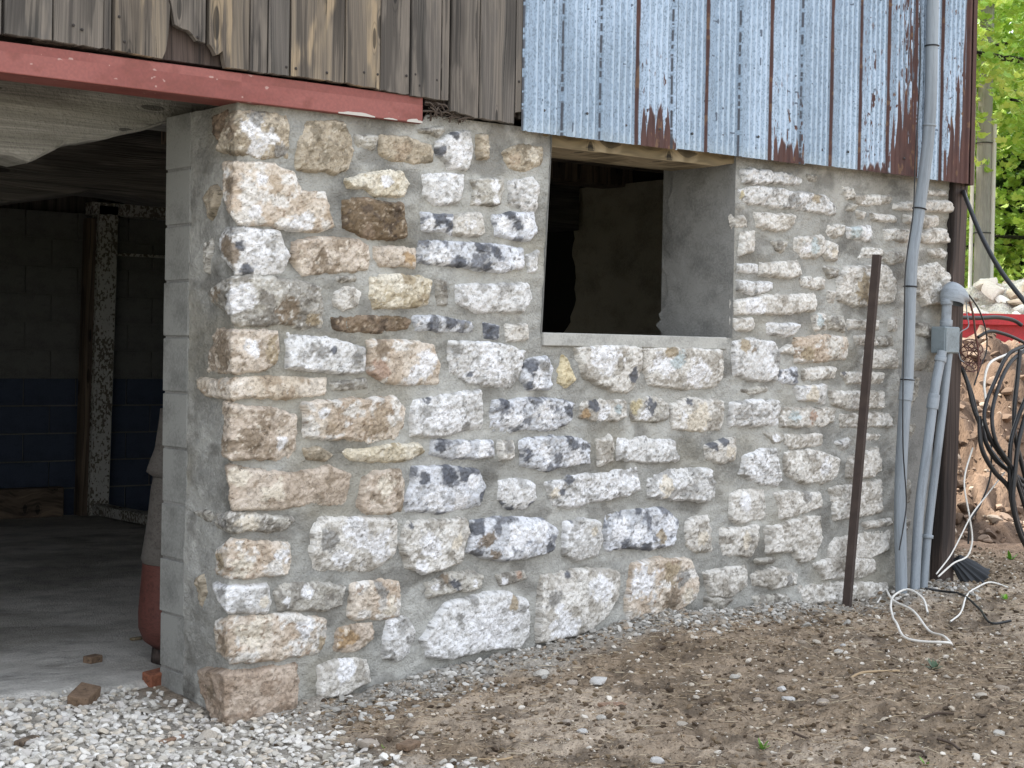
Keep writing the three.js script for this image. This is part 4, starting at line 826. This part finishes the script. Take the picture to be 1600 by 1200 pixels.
{ // old nest debris stuffed in the gap at the end of the beam
  const l = []; for (let i = 0; i < 46; i++) { const x = 0.80 + 0.19 * hash(i, 1, 91), y = 2.175 + 0.045 * (hash(i, 2, 91) - 0.35) * (1.2 - (x - 0.8) * 3), z = 0.0 + 0.045 * hash(i, 3, 91), a = hash(i, 4, 91) * 3.14, s = 0.02 + 0.03 * hash(i, 5, 91); l.push(tube([[x - Math.cos(a) * s, y - Math.sin(a) * s * 0.5, z], [x, y + 0.006, z + 0.006], [x + Math.cos(a) * s, y + Math.sin(a) * s * 0.5, z]], 0.0016 + 0.003 * hash(i, 6, 91), 5, 5)); }
  single('nest_debris', merge(l), new THREE.MeshStandardMaterial({ color: '#4a4038', roughness: 1 }), 'dark nest debris stuffed in the gap at the end of the red beam', 'debris');
}

// ---------------------------------------------------------------- iron stake
{
  const rust = new THREE.MeshStandardMaterial({ roughness: 0.85, metalness: 0.15, map: (() => { const t = tex(256, 512, (u, v) => mixc(sr('#362c28'), sr('#4b3f38'), fbt(u, v, 12, 12, 45, 5)), true); t.repeat.set(4, 2); return t; })(), bumpMap: rockBump, bumpScale: 0.0015 });
  const L = 1.74, s = new THREE.Shape(); const w = 0.034, th = 0.006; [[0, 0], [w, 0], [w, th], [th, th], [th, w], [0, w]].forEach((q, i) => (i ? s.lineTo(...q) : s.moveTo(...q)));
  const g = new THREE.ExtrudeGeometry(s, { depth: L, bevelEnabled: true, bevelSize: 0.0008, bevelThickness: 0.0008, bevelSegments: 1 }); g.rotateX(-Math.PI / 2); g.rotateY(0.35);
  const m = single('iron_stake', g, rust, 'tall rusty angle iron stake leaning in front of the stone wall', 'stake');
  m.position.set(3.225, 0.03, 0.10); m.rotation.z = -0.099; m.rotation.x = 0.0;
}

// ---------------------------------------------------------------- loose stones, bricks and scraps on the ground
function rockGeo(seed, detail = 2, flat = 1, rough = 0.35, nc = 7, cut = 0.62) {
  let g = new THREE.IcosahedronGeometry(1, detail); g.deleteAttribute('uv'); g.deleteAttribute('normal'); g = mergeVertices(g, 1e-4); const p = g.attributes.position, v = new THREE.Vector3();
  const cuts = []; for (let i = 0; i < nc; i++) { const a = hash(seed, i, 1) * 6.283, b = Math.acos(2 * hash(seed, i, 2) - 1); cuts.push([new THREE.Vector3(Math.sin(b) * Math.cos(a), Math.cos(b), Math.sin(b) * Math.sin(a)), cut + 0.3 * hash(seed, i, 3)]); }
  for (let i = 0; i < p.count; i++) {
    v.fromBufferAttribute(p, i); const f = 1 + (fbm(v.x * 1.6 + seed, v.y * 1.6, v.z * 1.6 + 5, 3) - 0.5) * rough * 2; v.multiplyScalar(f);
    for (const [n, d] of cuts) { const o = v.dot(n) - d; if (o > 0) v.addScaledVector(n, -o * 0.95); }
    p.setXYZ(i, v.x, v.y * flat, v.z);
  }
  g = toCreasedNormals(g.toNonIndexed(), 0.6); return boxUV(g);
}
{
  const kinds = ['#cfcac1', '#b9ada0', '#d8d6d3', '#a89a8a', '#c8beb0'].map((c) => new THREE.MeshStandardMaterial({ color: c, roughness: 0.95, map: rockGrain, bumpMap: rockBump, bumpScale: 0.004 }));
  const own = { 0: 'flat oval pale stone on the dirt below the window', 2: 'pale bluish white stone chip on the dirt below the window', 4: 'round pale pebble on the open dirt', 19: 'white angular stone at the foot of the wall corner, on the gravel', 20: 'white angular stone half sunk in the gravel', 21: 'flat white stone flake on the open dirt', 23: 'pale stone at the far edge of the dirt', 31: 'lumpy white stone on the dirt in front of the wall corner' };
  curve('rocks').forEach(([x, y, z], n) => {
    const r = +CURVES.rocks.split(' ')[n].split(',')[3] / 1000, m = single('loose_stone', rockGeo(n + 3, 2, 0.62, 0.3), kinds[n % 5], own[n] ?? 'small pale stone lying loose on the brown dirt', 'stone', own[n] ? undefined : 'small stones scattered on the dirt');
    m.scale.set(r * (1 + 0.3 * hash(n, 1, 4)), r * 0.9, r); m.position.set(x, groundY(x, z) + r * 0.22, z); m.rotation.y = hash(n, 2, 4) * 6;
  });
  const brickM = new THREE.MeshStandardMaterial({ color: '#87553f', roughness: 0.95, map: rockGrain, bumpMap: rockBump, bumpScale: 0.004 }), brickG = new THREE.MeshStandardMaterial({ color: '#7a6552', roughness: 0.95, map: rockGrain, bumpMap: rockBump, bumpScale: 0.004 });
  const brick = (x, z, w, h, d, a, m, label, y, tilt = 0) => {
    const g = new RoundedBoxGeometry(w, h, d, 4, 0.006), p = g.attributes.position; for (let i = 0; i < p.count; i++) { const f = (fbm(p.getX(i) * 30 + x * 9, p.getY(i) * 30, p.getZ(i) * 30, 3) - 0.5) * 0.014; p.setXYZ(i, p.getX(i) + f, p.getY(i) + f * 0.5, p.getZ(i) - f); }
    const o = single('brick_piece', boxUV(g), m, label, 'brick'); o.position.set(x, (y ?? groundY(x, z)) + h / 2 - 0.004, z); o.rotation.set(tilt, a, tilt * 0.7);
  };
  brick(-0.36, -0.41, 0.13, 0.055, 0.075, 0.75, brickG, 'brown broken brick lying on the white gravel', undefined, 0.12);
  brick(0.0, -0.56, 0.095, 0.055, 0.06, 0.2, brickM, 'small red brick piece beside the foot of the block jamb', undefined, 0.06);
  brick(-0.06, -1.0, 0.07, 0.03, 0.045, 0.4, brickG, 'brick fragment on the barn floor', 0.004);
  const plankM = new THREE.MeshStandardMaterial({ color: '#8f7460', roughness: 0.9, map: rockGrain });
  const scrap = (name, x, z, w, h, d, a, m, label, y) => { const g = new RoundedBoxGeometry(w, h, d, 2, Math.min(h, d) * 0.3); const o = single(name, boxUV(g), m, label, 'wood scrap'); o.position.set(x, (y ?? groundY(x, z)) + h / 2, z); o.rotation.set(0.08, a, -0.06); };
  scrap('wood_chip', 1.146, 0.762, 0.115, 0.014, 0.04, -0.1, plankM, 'reddish brown wood chip on the dirt below the window');
  scrap('flat_scrap', 0.292, 0.697, 0.1, 0.02, 0.05, 0.5, brickG, 'flat grey brown scrap on the dirt near the wall corner');
  scrap('wood_stick', 0.334, -1.38, 0.12, 0.012, 0.02, 0.3, M.paleWood, 'pale stick lying on the barn floor by the clay pipe', 0.0);
  scrap('wood_stick', -0.72, -0.05, 0.11, 0.02, 0.03, 0.6, M.brownWood, 'brown stick lying across the white gravel');
  scrap('wood_stick', -0.28, 0.12, 0.13, 0.014, 0.022, 0.45, plankM, 'thin reddish stick on the gravel before the opening');
  const twM = new THREE.MeshStandardMaterial({ color: '#a08a6c', roughness: 0.9 }), twD = new THREE.MeshStandardMaterial({ color: '#4d4036', roughness: 0.9 });
  for (const [k, m, l] of [['twigA', twM, 'long pale twig lying on the dirt'], ['twigB', twD, 'short dark bent twig on the dirt'], ['twigC', twD, 'dark straight twig on the dirt'], ['twigD', twD, 'thin dark twig on the open dirt beyond the bent one'], ['twigE', twM, 'pale split twig on the dirt near the gravel'], ['twigF', twD, 'dark curved twig on the sandy dirt']]) single('twig', tube(onGround(curve(k), 0.003), k === 'twigA' ? 0.005 : 0.0045, 30, 6), m, l, 'twig');
}
// gravel, mortar rubble and clods: nobody could count them
function scatter(name, label, category, variants, count, place, palette, mat) {
  const mats = mat ?? new THREE.MeshStandardMaterial({ color: '#ffffff', roughness: 0.96, map: rockGrain });
  const root = new THREE.Group(); root.name = name; root.userData = { kind: 'stuff', label, category }; scene.add(root);
  const q = new THREE.Quaternion(), e = new THREE.Euler(), mt = new THREE.Matrix4(), cols = palette.map((c) => new THREE.Color(c));
  variants.forEach((g, v) => {
    const list = []; for (let i = 0; i < count / variants.length; i++) { const p = place(); if (p) list.push(p); }
    const im = shadows(new THREE.InstancedMesh(g, mats, list.length)); im.name = name + '_pieces'; im.userData.kind = 'stuff';
    list.forEach(([x, y, z, r], i) => { e.set(rr(-0.5, 0.5), rr(0, 6.28), rr(-0.5, 0.5)); q.setFromEuler(e); mt.compose(new THREE.Vector3(x, y, z), q, new THREE.Vector3(r * rr(0.8, 1.4), r * rr(0.7, 1.0), r * rr(0.8, 1.2))); im.setMatrixAt(i, mt); const c = cols[Math.floor(rnd() * cols.length)].clone(); c.multiplyScalar(rr(0.85, 1.08)); im.setColorAt(i, c); });
    root.add(im);
  });
}
const pebbles = [1, 2, 3, 4, 5].map((k) => rockGeo(k * 7 + 100, 2, 0.8, 0.25, 13, 0.42));
scatter('gravel', 'white crushed limestone gravel in the barn opening', 'gravel', pebbles, 15000, () => {
  const x = rr(-2.6, 0.75), z = rr(-0.62, 1.5); if (rnd() > gravelly(x, z)) return null; if (x > -0.02 && z < 0.03) return null;
  const fine = sstep(-0.75, -0.2, x) * 0.45, r = rr(0.009, 0.023) * (1 - fine * rnd()); return [x, groundY(x, z) + r * 0.35, z, r];
}, ['#dad6cf', '#cbc7bf', '#bdb8ae', '#e0ddd7', '#b0aaa0', '#d0c6b7', '#c6c1bb']);
scatter('mortar_rubble', 'grey mortar crumbs and chips along the foot of the stone wall', 'rubble', pebbles, 16000, () => {
  const x = rr(0.05, 4.1), z = Math.abs(rr(-1, 1) * rr(0, 1)) * 0.42 + 0.015, n = fbm(x * 2.6, z * 3, 66, 4), heap = Math.exp(-(((x - 0.65) / 0.42) ** 2)) + 0.9 * Math.exp(-(((x - 2.05) / 0.3) ** 2)) + 0.5 * Math.exp(-(((x - 3.1) / 0.45) ** 2)); if (rnd() > sstep(0.42, 0.62, n + heap * 0.16) * (0.25 + 0.75 * Math.min(1, heap)) + 0.05) return null;
  const r = 0.0028 + 0.017 * Math.pow(rnd(), 7); return [x, groundY(x, z) + r * 0.3, z, r];
}, ['#9a9791', '#aeaba5', '#8a867f', '#c4c1bb', '#968c7f']);
scatter('dirt_clods', 'small clods, chips and pebbles strewn over the brown dirt', 'dirt', pebbles, 42000, () => {
  const x = rr(-0.3, 5.4), z = rr(0.02, 2.6) * (x > 4.3 ? rr(-1, 1) : 1); if (rnd() < gravelly(x, z) * 0.8) return null;
  const r = 0.0024 + 0.013 * Math.pow(rnd(), 6); return [x, groundY(x, z) + r * 0.25, z, r];
}, ['#7b6b58', '#8f7e6a', '#564839', '#a08f7b', '#8a7966', '#62533f', '#6c5c49', '#85735d', '#4a3d30', '#bdb2a2', '#d2cbc0']);
{ // straw and rootlets
  const g = new THREE.CylinderGeometry(0.0011, 0.0008, 1, 4); g.rotateZ(Math.PI / 2);
  const p = g.attributes.position; for (let i = 0; i < p.count; i++) p.setZ(i, p.getZ(i) + 0.06 * p.getX(i) ** 2);
  const im = shadows(new THREE.InstancedMesh(g, new THREE.MeshStandardMaterial({ color: '#ffffff', roughness: 1 }), 6000)); im.name = 'straw_litter'; im.userData = { kind: 'stuff', label: 'bits of dry straw and rootlets on the dirt', category: 'litter' };
  const o = new THREE.Object3D(), cs = ['#a8957a', '#8d7a62', '#c2b49b', '#5d4f42'].map((c) => new THREE.Color(c));
  for (let i = 0; i < 6000; i++) { const x = rr(0.1, 5), z = rr(0.15, 2.5); o.position.set(x, groundY(x, z) + 0.004, z); o.rotation.set(rr(-0.2, 0.2), rr(0, 6.28), rr(-0.15, 0.15)); o.scale.set(rr(0.012, 0.075), 1, 1); o.updateMatrix(); im.setMatrixAt(i, o.matrix); im.setColorAt(i, cs[i % 4]); }
  scene.add(im);
}
// weeds
{
  const leafShape = (() => { const s = new THREE.Shape(); s.moveTo(0, 0); s.quadraticCurveTo(0.35, 0.35, 0, 1); s.quadraticCurveTo(-0.35, 0.35, 0, 0); return new THREE.ShapeGeometry(s, 5); })();
  const weed = (x, z, r, n, col, label) => {
    const m = new THREE.MeshPhysicalMaterial({ color: col, roughness: 0.7, transmission: 0.25, thickness: 0, side: THREE.DoubleSide }), list = [];
    for (let i = 0; i < n; i++) { const g = leafShape.clone(), a = hash(i, 1, n) * 6.28, s = r * (0.6 + 0.6 * hash(i, 2, n)); g.scale(s * 0.9, s, 1); g.rotateX(-0.35 - 0.9 * hash(i, 3, n)); g.rotateY(a); g.translate(0, 0.004, 0); list.push(g); }
    const o = single('weed', merge(list), m, label, 'weed'); o.position.set(x, groundY(x, z), z);
  };
  weed(2.311, 1.289, 0.05, 16, '#4c6146', 'dull dark green weed on the dirt inside the yard'); weed(1.118, 1.515, 0.035, 9, '#5f8a2c', 'bright green sprout at the near edge of the dirt'); weed(1.36, 1.98, 0.03, 6, '#77b03a', 'tiny bright green leaf cluster on the sandy dirt');
  weed(0.24, 0.63, 0.018, 6, '#6f8a2d', 'tiny yellow green sprout beside the flat scrap'); weed(5.1, -0.31, 0.06, 12, '#6fa834', 'leafy green weed in the yard beyond the cables'); weed(3.95, 0.46, 0.035, 8, '#7fb43c', 'small light green weed on the dirt in front of the post');
}

// ---------------------------------------------------------------- yard beyond the barn
{ // heap of dug earth
  const n = 130, cx = 6.9, cz = -2.0, geo = gridGeo(n, n, (i, j) => {
    const x = cx + (i / (n - 1) - 0.5) * 4.4, z = cz - (j / (n - 1) - 0.5) * 4.2, d = Math.hypot((x - cx) / 1.9, (z - cz) / 1.7);
    const h = 1.32 * sstep(1.05, 0.05, d + (fbm(x * 1.4, z * 1.4, 31, 3) - 0.5) * 0.35) - 0.12; return [x, groundY(x, z) + h + (fbm(x * 5, z * 5, 33, 4) - 0.5) * 0.32 * sstep(0, 0.3, h) + (fbm(x * 13, z * 13, 36, 4) - 0.5) * 0.26 * sstep(-0.05, 0.2, h), z];
  }, (i, j, p) => { let c = mixc(lin('#6e5a4a'), lin('#8a7360'), sstep(0.35, 0.65, fbm(p[0] * 3, p[2] * 3 + p[1] * 2, 37, 4))); c = mixc(c, lin('#4d3e33'), sstep(0.55, 0.68, fbm(p[0] * 9, p[2] * 9 + p[1] * 6, 39, 3))); return c; });
  tag(struct('dirt_mound', geo, new THREE.MeshStandardMaterial({ vertexColors: true, roughness: 1, bumpMap: rockBump, bumpScale: 0.02 }), 'heap of dug reddish brown earth beyond the timber post'), 'heap of dug reddish brown earth beyond the timber post', 'dirt heap');
  scatter('earth_clods', 'clods and stones lying over the dug earth heap', 'dirt', pebbles, 5200, () => {
    const x = rr(4.9, 8.9), z = rr(-3.9, -0.2), d = Math.hypot((x - cx) / 1.9, (z - cz) / 1.7); if (d > 1.2) return null; const h = 1.32 * sstep(1.05, 0.05, d + (fbm(x * 1.4, z * 1.4, 31, 3) - 0.5) * 0.35) - 0.12, r = 0.012 + 0.06 * Math.pow(rnd(), 5);
    return [x, groundY(x, z) + h + (fbm(x * 5, z * 5, 33, 4) - 0.5) * 0.32 * sstep(0, 0.3, h) + r * 0.2, z, r];
  }, ['#7d6857', '#968170', '#5f4e41', '#b5a594', '#8b7563', '#6c5949']);
}
{ // red skip behind the heap
  const skip = thing('red_skip', 'red steel skip showing between the dirt heap and the pale rubble', 'skip');
  const red = new THREE.MeshStandardMaterial({ color: '#b3202a', roughness: 0.5, map: mortarGrain });
  const s = new THREE.Shape(); [[-2.4, 0], [1.9, 0], [2.6, 1.42], [-2.9, 1.42]].forEach((q, i) => (i ? s.lineTo(...q) : s.moveTo(...q)));
  const g = new THREE.ExtrudeGeometry(s, { depth: 1.7, bevelEnabled: false });
  const b = part('skip_body', boxUV(g), red, skip), rim = part('skip_rim', merge([box(-2.95, 2.65, 1.36, 1.45, 1.7, 1.77), box(-2.95, 2.65, 1.36, 1.45, -0.07, 0.0)]), red, skip);
  for (let i = 0; i < 6; i++) part('skip_rib', box(-2.1 + i * 0.75, -2.02 + i * 0.75, 0.1, 1.36, 1.7, 1.76), red, skip);
  skip.position.set(10.6, 0.2, -3.9); skip.rotation.y = -0.62;
}
{ // pile of white limestone rubble
  const cx = 15.2, cz = -7.2, H = (x, z) => { const d = Math.hypot((x - cx) / 4.2, (z - cz) / 3.2); return 2.15 * sstep(1.1, 0.0, d + (fbm(x * 0.7, z * 0.7, 35, 4) - 0.5) * 0.5) - 0.1; };
  const n = 110, geo = gridGeo(n, n, (i, j) => { const x = cx + (i / (n - 1) - 0.5) * 10, z = cz - (j / (n - 1) - 0.5) * 8; return [x, groundY(x, z) + H(x, z) + (fbm(x * 3, z * 3, 38, 4) - 0.5) * 0.4, z]; });
  tag(struct('rubble_pile', geo, new THREE.MeshStandardMaterial({ color: '#dcd6cd', roughness: 1, map: rockGrain, bumpMap: rockBump, bumpScale: 0.03 }), 'pile of pale limestone rubble behind the red skip'), 'pile of pale limestone rubble behind the red skip', 'rubble pile');
  scatter('limestone_rubble', 'pale broken limestone lumps covering the rubble pile', 'rubble', pebbles, 6500, () => { const x = rr(cx - 5, cx + 5), z = rr(cz - 4, cz + 4); if (H(x, z) < 0.05) return null; const r = 0.04 + 0.17 * Math.pow(rnd(), 6); return [x, groundY(x, z) + H(x, z) + r * 0.3, z, r]; }, ['#e0dcd5', '#d5cdc2', '#e6e3de', '#c9b8a6']);
}
{ // utility pole
  const p = thing('utility_pole', 'grey wooden utility pole with a white riser pipe, in front of the trees', 'utility pole');
  const wood = new THREE.MeshStandardMaterial({ color: '#8d8c84', map: mortarGrain, bumpMap: woodBump, bumpScale: 0.006, roughness: 0.95 });
  const g = new THREE.CylinderGeometry(0.085, 0.125, 9, 20); g.translate(0, 4.5, 0); part('pole', g, wood, p);
  const dir = new THREE.Vector3(-0.57, 0, -0.82);              // across the line of sight
  const st = new THREE.CylinderGeometry(0.03, 0.03, 5.0, 10); st.translate(dir.x * 0.155, 2.5, dir.z * 0.155); part('riser_pipe', st, whiteW, p);
  const br = new THREE.CylinderGeometry(0.035, 0.035, 4.6, 10); br.translate(-dir.x * 0.135, 2.3, -dir.z * 0.135); part('riser_pipe', br, new THREE.MeshStandardMaterial({ color: '#b9b8b0', roughness: 0.8 }), p);
  for (const y of [1.9, 2.9, 4.2]) { const q = new THREE.TorusGeometry(0.12, 0.008, 6, 24); q.rotateX(Math.PI / 2); q.translate(0, y, 0); part('pole_band', q, black, p); }
  p.position.set(17.42, 0.2, -9.42);
}
// trees
const leafGeo = (() => { // a lobed leaf, folded a little along its rib
  const s = new THREE.Shape(), r = [[0, 0], [0.28, 0.05], [0.5, 0.22], [0.34, 0.34], [0.52, 0.62], [0.24, 0.6], [0, 1], [-0.24, 0.6], [-0.52, 0.62], [-0.34, 0.34], [-0.5, 0.22], [-0.28, 0.05]];
  r.forEach((q, i) => (i ? s.lineTo(...q) : s.moveTo(...q))); const g = new THREE.ShapeGeometry(s), p = g.attributes.position; for (let i = 0; i < p.count; i++) p.setZ(i, Math.abs(p.getX(i)) * 0.3); g.computeVertexNormals(); return g;
})();
const sprig = (() => { const l = []; for (let i = 0; i < 5; i++) { const g = leafGeo.clone(); g.scale(0.85, 0.85, 0.85); g.rotateX(-1.15 + 0.5 * hash(i, 1, 1)); g.rotateY(i * 1.3 + hash(i, 2, 1)); g.translate((hash(i, 3, 1) - 0.5) * 1.1, (hash(i, 4, 1) - 0.5) * 0.7, (hash(i, 5, 1) - 0.5) * 1.1); l.push(g); } return merge(l); })();
const needleSprig = (() => { const l = []; for (let i = 0; i < 9; i++) { const g = new THREE.PlaneGeometry(0.16, 1.1); g.rotateX(-1.0 - 0.5 * hash(i, 1, 2)); g.rotateY(i * 0.7); g.translate((hash(i, 3, 2) - 0.5) * 0.5, (hash(i, 4, 2) - 0.5) * 0.3, (hash(i, 5, 2) - 0.5) * 0.5); l.push(g); } return merge(l); })();
const barkM = new THREE.MeshStandardMaterial({ color: '#57493d', roughness: 1, map: WOOD[3].map, bumpMap: woodBump, bumpScale: 0.02 });
function tree(name, label, x, z, h, crownR, low, cols, leaves, size, conifer, group) {
  const t = thing(name, label, 'tree', group), y0 = groundY(x, z) - 0.1; t.position.set(x, y0, z);
  const S = Math.round(x * 37 + z * 11), lean = (hash(S, 1, 1) - 0.5) * 0.6, tr = [[0, 0, 0], [lean * 0.3, h * 0.3, 0.1], [lean * 0.7, h * 0.62, -0.1], [lean, h * 0.95, 0]];
  const c = new THREE.CatmullRomCurve3(tr.map((p) => new THREE.Vector3(...p))), tg = new THREE.TubeGeometry(c, 16, 1, 9), fr = 0.022 * h, P = tg.attributes.position;
  for (let i = 0; i < P.count; i++) { const k = Math.floor(i / 10), cp = c.getPointAt(k / 16), f = fr * (1.15 - k / 16); P.setXYZ(i, cp.x + (P.getX(i) - cp.x) * f, cp.y + (P.getY(i) - cp.y) * f, cp.z + (P.getZ(i) - cp.z) * f); }
  part('trunk', tg, barkM, t);
  const tips = [], nl = conifer ? 30 : 17;
  for (let i = 0; i < nl; i++) {
    const f = low + (0.96 - low) * (i + 0.5) / nl, at = c.getPointAt(clamp(f / 0.95, 0, 1)), a = i * 2.4 + hash(S, i, 2), k = (f - low) / (1 - low), len = crownR * (conifer ? (1 - 0.88 * k) : (0.55 + 0.75 * Math.sin(Math.PI * clamp(0.12 + k * 0.8)))) * (0.75 + 0.45 * hash(S, i, 3));
    const e = new THREE.Vector3(at.x + Math.cos(a) * len, at.y + (conifer ? -0.12 : 0.2) * len, at.z + Math.sin(a) * len), mid = at.clone().lerp(e, 0.5); mid.y += 0.12 * len;
    part('limb', tube([at, mid, e], Math.max(0.012, fr * 0.22 * (1 - k * 0.6)), 8, 5), barkM, t); tips.push([at, mid, e, len]);
  }
  const mat = new THREE.MeshPhysicalMaterial({ color: '#ffffff', roughness: 0.75, transmission: 0.35, thickness: 0, side: THREE.DoubleSide });
  const im = shadows(new THREE.InstancedMesh(conifer ? needleSprig : sprig, mat, leaves)); im.name = 'crown'; im.userData.kind = 'stuff';
  const o = new THREE.Object3D(), cs = cols.map((q) => new THREE.Color(q));
  for (let i = 0; i < leaves; i++) {
    const [a, m, e, len] = tips[Math.floor(rnd() * tips.length)], u = Math.pow(rnd(), 0.6), p = u < 0.5 ? a.clone().lerp(m, u * 2) : m.clone().lerp(e, u * 2 - 1), sp = conifer ? 0.22 : 0.2 + 0.28 * u;
    const cl = Math.floor(rnd() * 4), off = (k) => (hash(S + cl * 13, tips.indexOf(tips[0]) + k + Math.floor(u * 5) * 3, Math.round(len * 50)) - 0.5);
    o.position.set(p.x + (rnd() + rnd() - 1) * len * sp + off(1) * len * 0.3, p.y + (rnd() + rnd() - 1) * len * sp * (conifer ? 0.35 : 0.65) + off(2) * len * 0.2, p.z + (rnd() + rnd() - 1) * len * sp + off(3) * len * 0.3);
    o.rotation.set(rr(-0.5, 0.5), rr(0, 6.28), rr(-0.5, 0.5)); o.scale.setScalar(size * rr(0.7, 1.3)); o.updateMatrix(); im.setMatrixAt(i, o.matrix); im.setColorAt(i, cs[Math.floor(rnd() * cs.length)].clone().multiplyScalar(rr(0.8, 1.1)));
  }
  t.add(im);
}
const light = ['#abc855', '#9bbd4b', '#b9d262', '#8fb145', '#c4d66c'], mid = ['#5d7d33', '#6b8c38', '#527030', '#7a9a40'], dark = ['#3d5233', '#475e38', '#34482d', '#53693c'];
tree('maple_tree', 'light green maple overhanging the top of the utility pole', 14.2, -9.6, 9.5, 3.6, 0.48, light, 5200, 0.125, false);
tree('maple_tree', 'yellow green leafy tree beyond the rubble pile', 21.6, -9.6, 6.6, 3.2, 0.1, light, 5200, 0.14, false);
tree('cedar_tree', 'dark green cedar standing behind the utility pole', 21.8, -11.6, 5.0, 2.0, 0.05, dark, 4200, 0.2, true);
tree('maple_tree', 'light green tree whose low leaves hang beside the utility pole', 20.8, -14.2, 7.5, 3.6, 0.1, light, 6500, 0.15, false);
tree('maple_tree', 'tall mid green tree far behind the cedar', 31.0, -18.0, 7.5, 4.5, 0.06, mid, 5500, 0.22, false);
tree('cedar_tree', 'dark cedar among the far trees', 28, -14.8, 5.5, 2.8, 0.03, dark, 4200, 0.26, true);
tree('maple_tree', 'broad light green tree at the edge of the view', 28, -11, 7.5, 4, 0.06, light, 5500, 0.18, false);
{
  const im = shadows(new THREE.InstancedMesh(sprig, new THREE.MeshPhysicalMaterial({ color: '#ffffff', roughness: 0.8, transmission: 0.3, thickness: 0, side: THREE.DoubleSide }), 16000)); im.name = 'far_woods'; im.userData = { kind: 'stuff', label: 'mass of green woods far behind the yard', category: 'woods' };
  const o = new THREE.Object3D(), cs = [...mid, ...dark].map((q) => new THREE.Color(q));
  for (let i = 0; i < 16000; i++) { const a = rr(0.15, 1.15), d = rr(42, 62), x = -2.8 + Math.cos(a) * d, z = 5 - Math.sin(a) * d, top = 3 + 5 * fbm(a * 14, 1, 4, 3); o.position.set(x, groundY(x, z) + top * Math.pow(rnd(), 0.8), z); o.rotation.set(rr(-0.6, 0.6), rr(0, 6.28), rr(-0.6, 0.6)); o.scale.setScalar(rr(0.5, 1.0)); o.updateMatrix(); im.setMatrixAt(i, o.matrix); im.setColorAt(i, cs[i % cs.length]); }
  scene.add(im);
}
renderer.render(scene, camera);
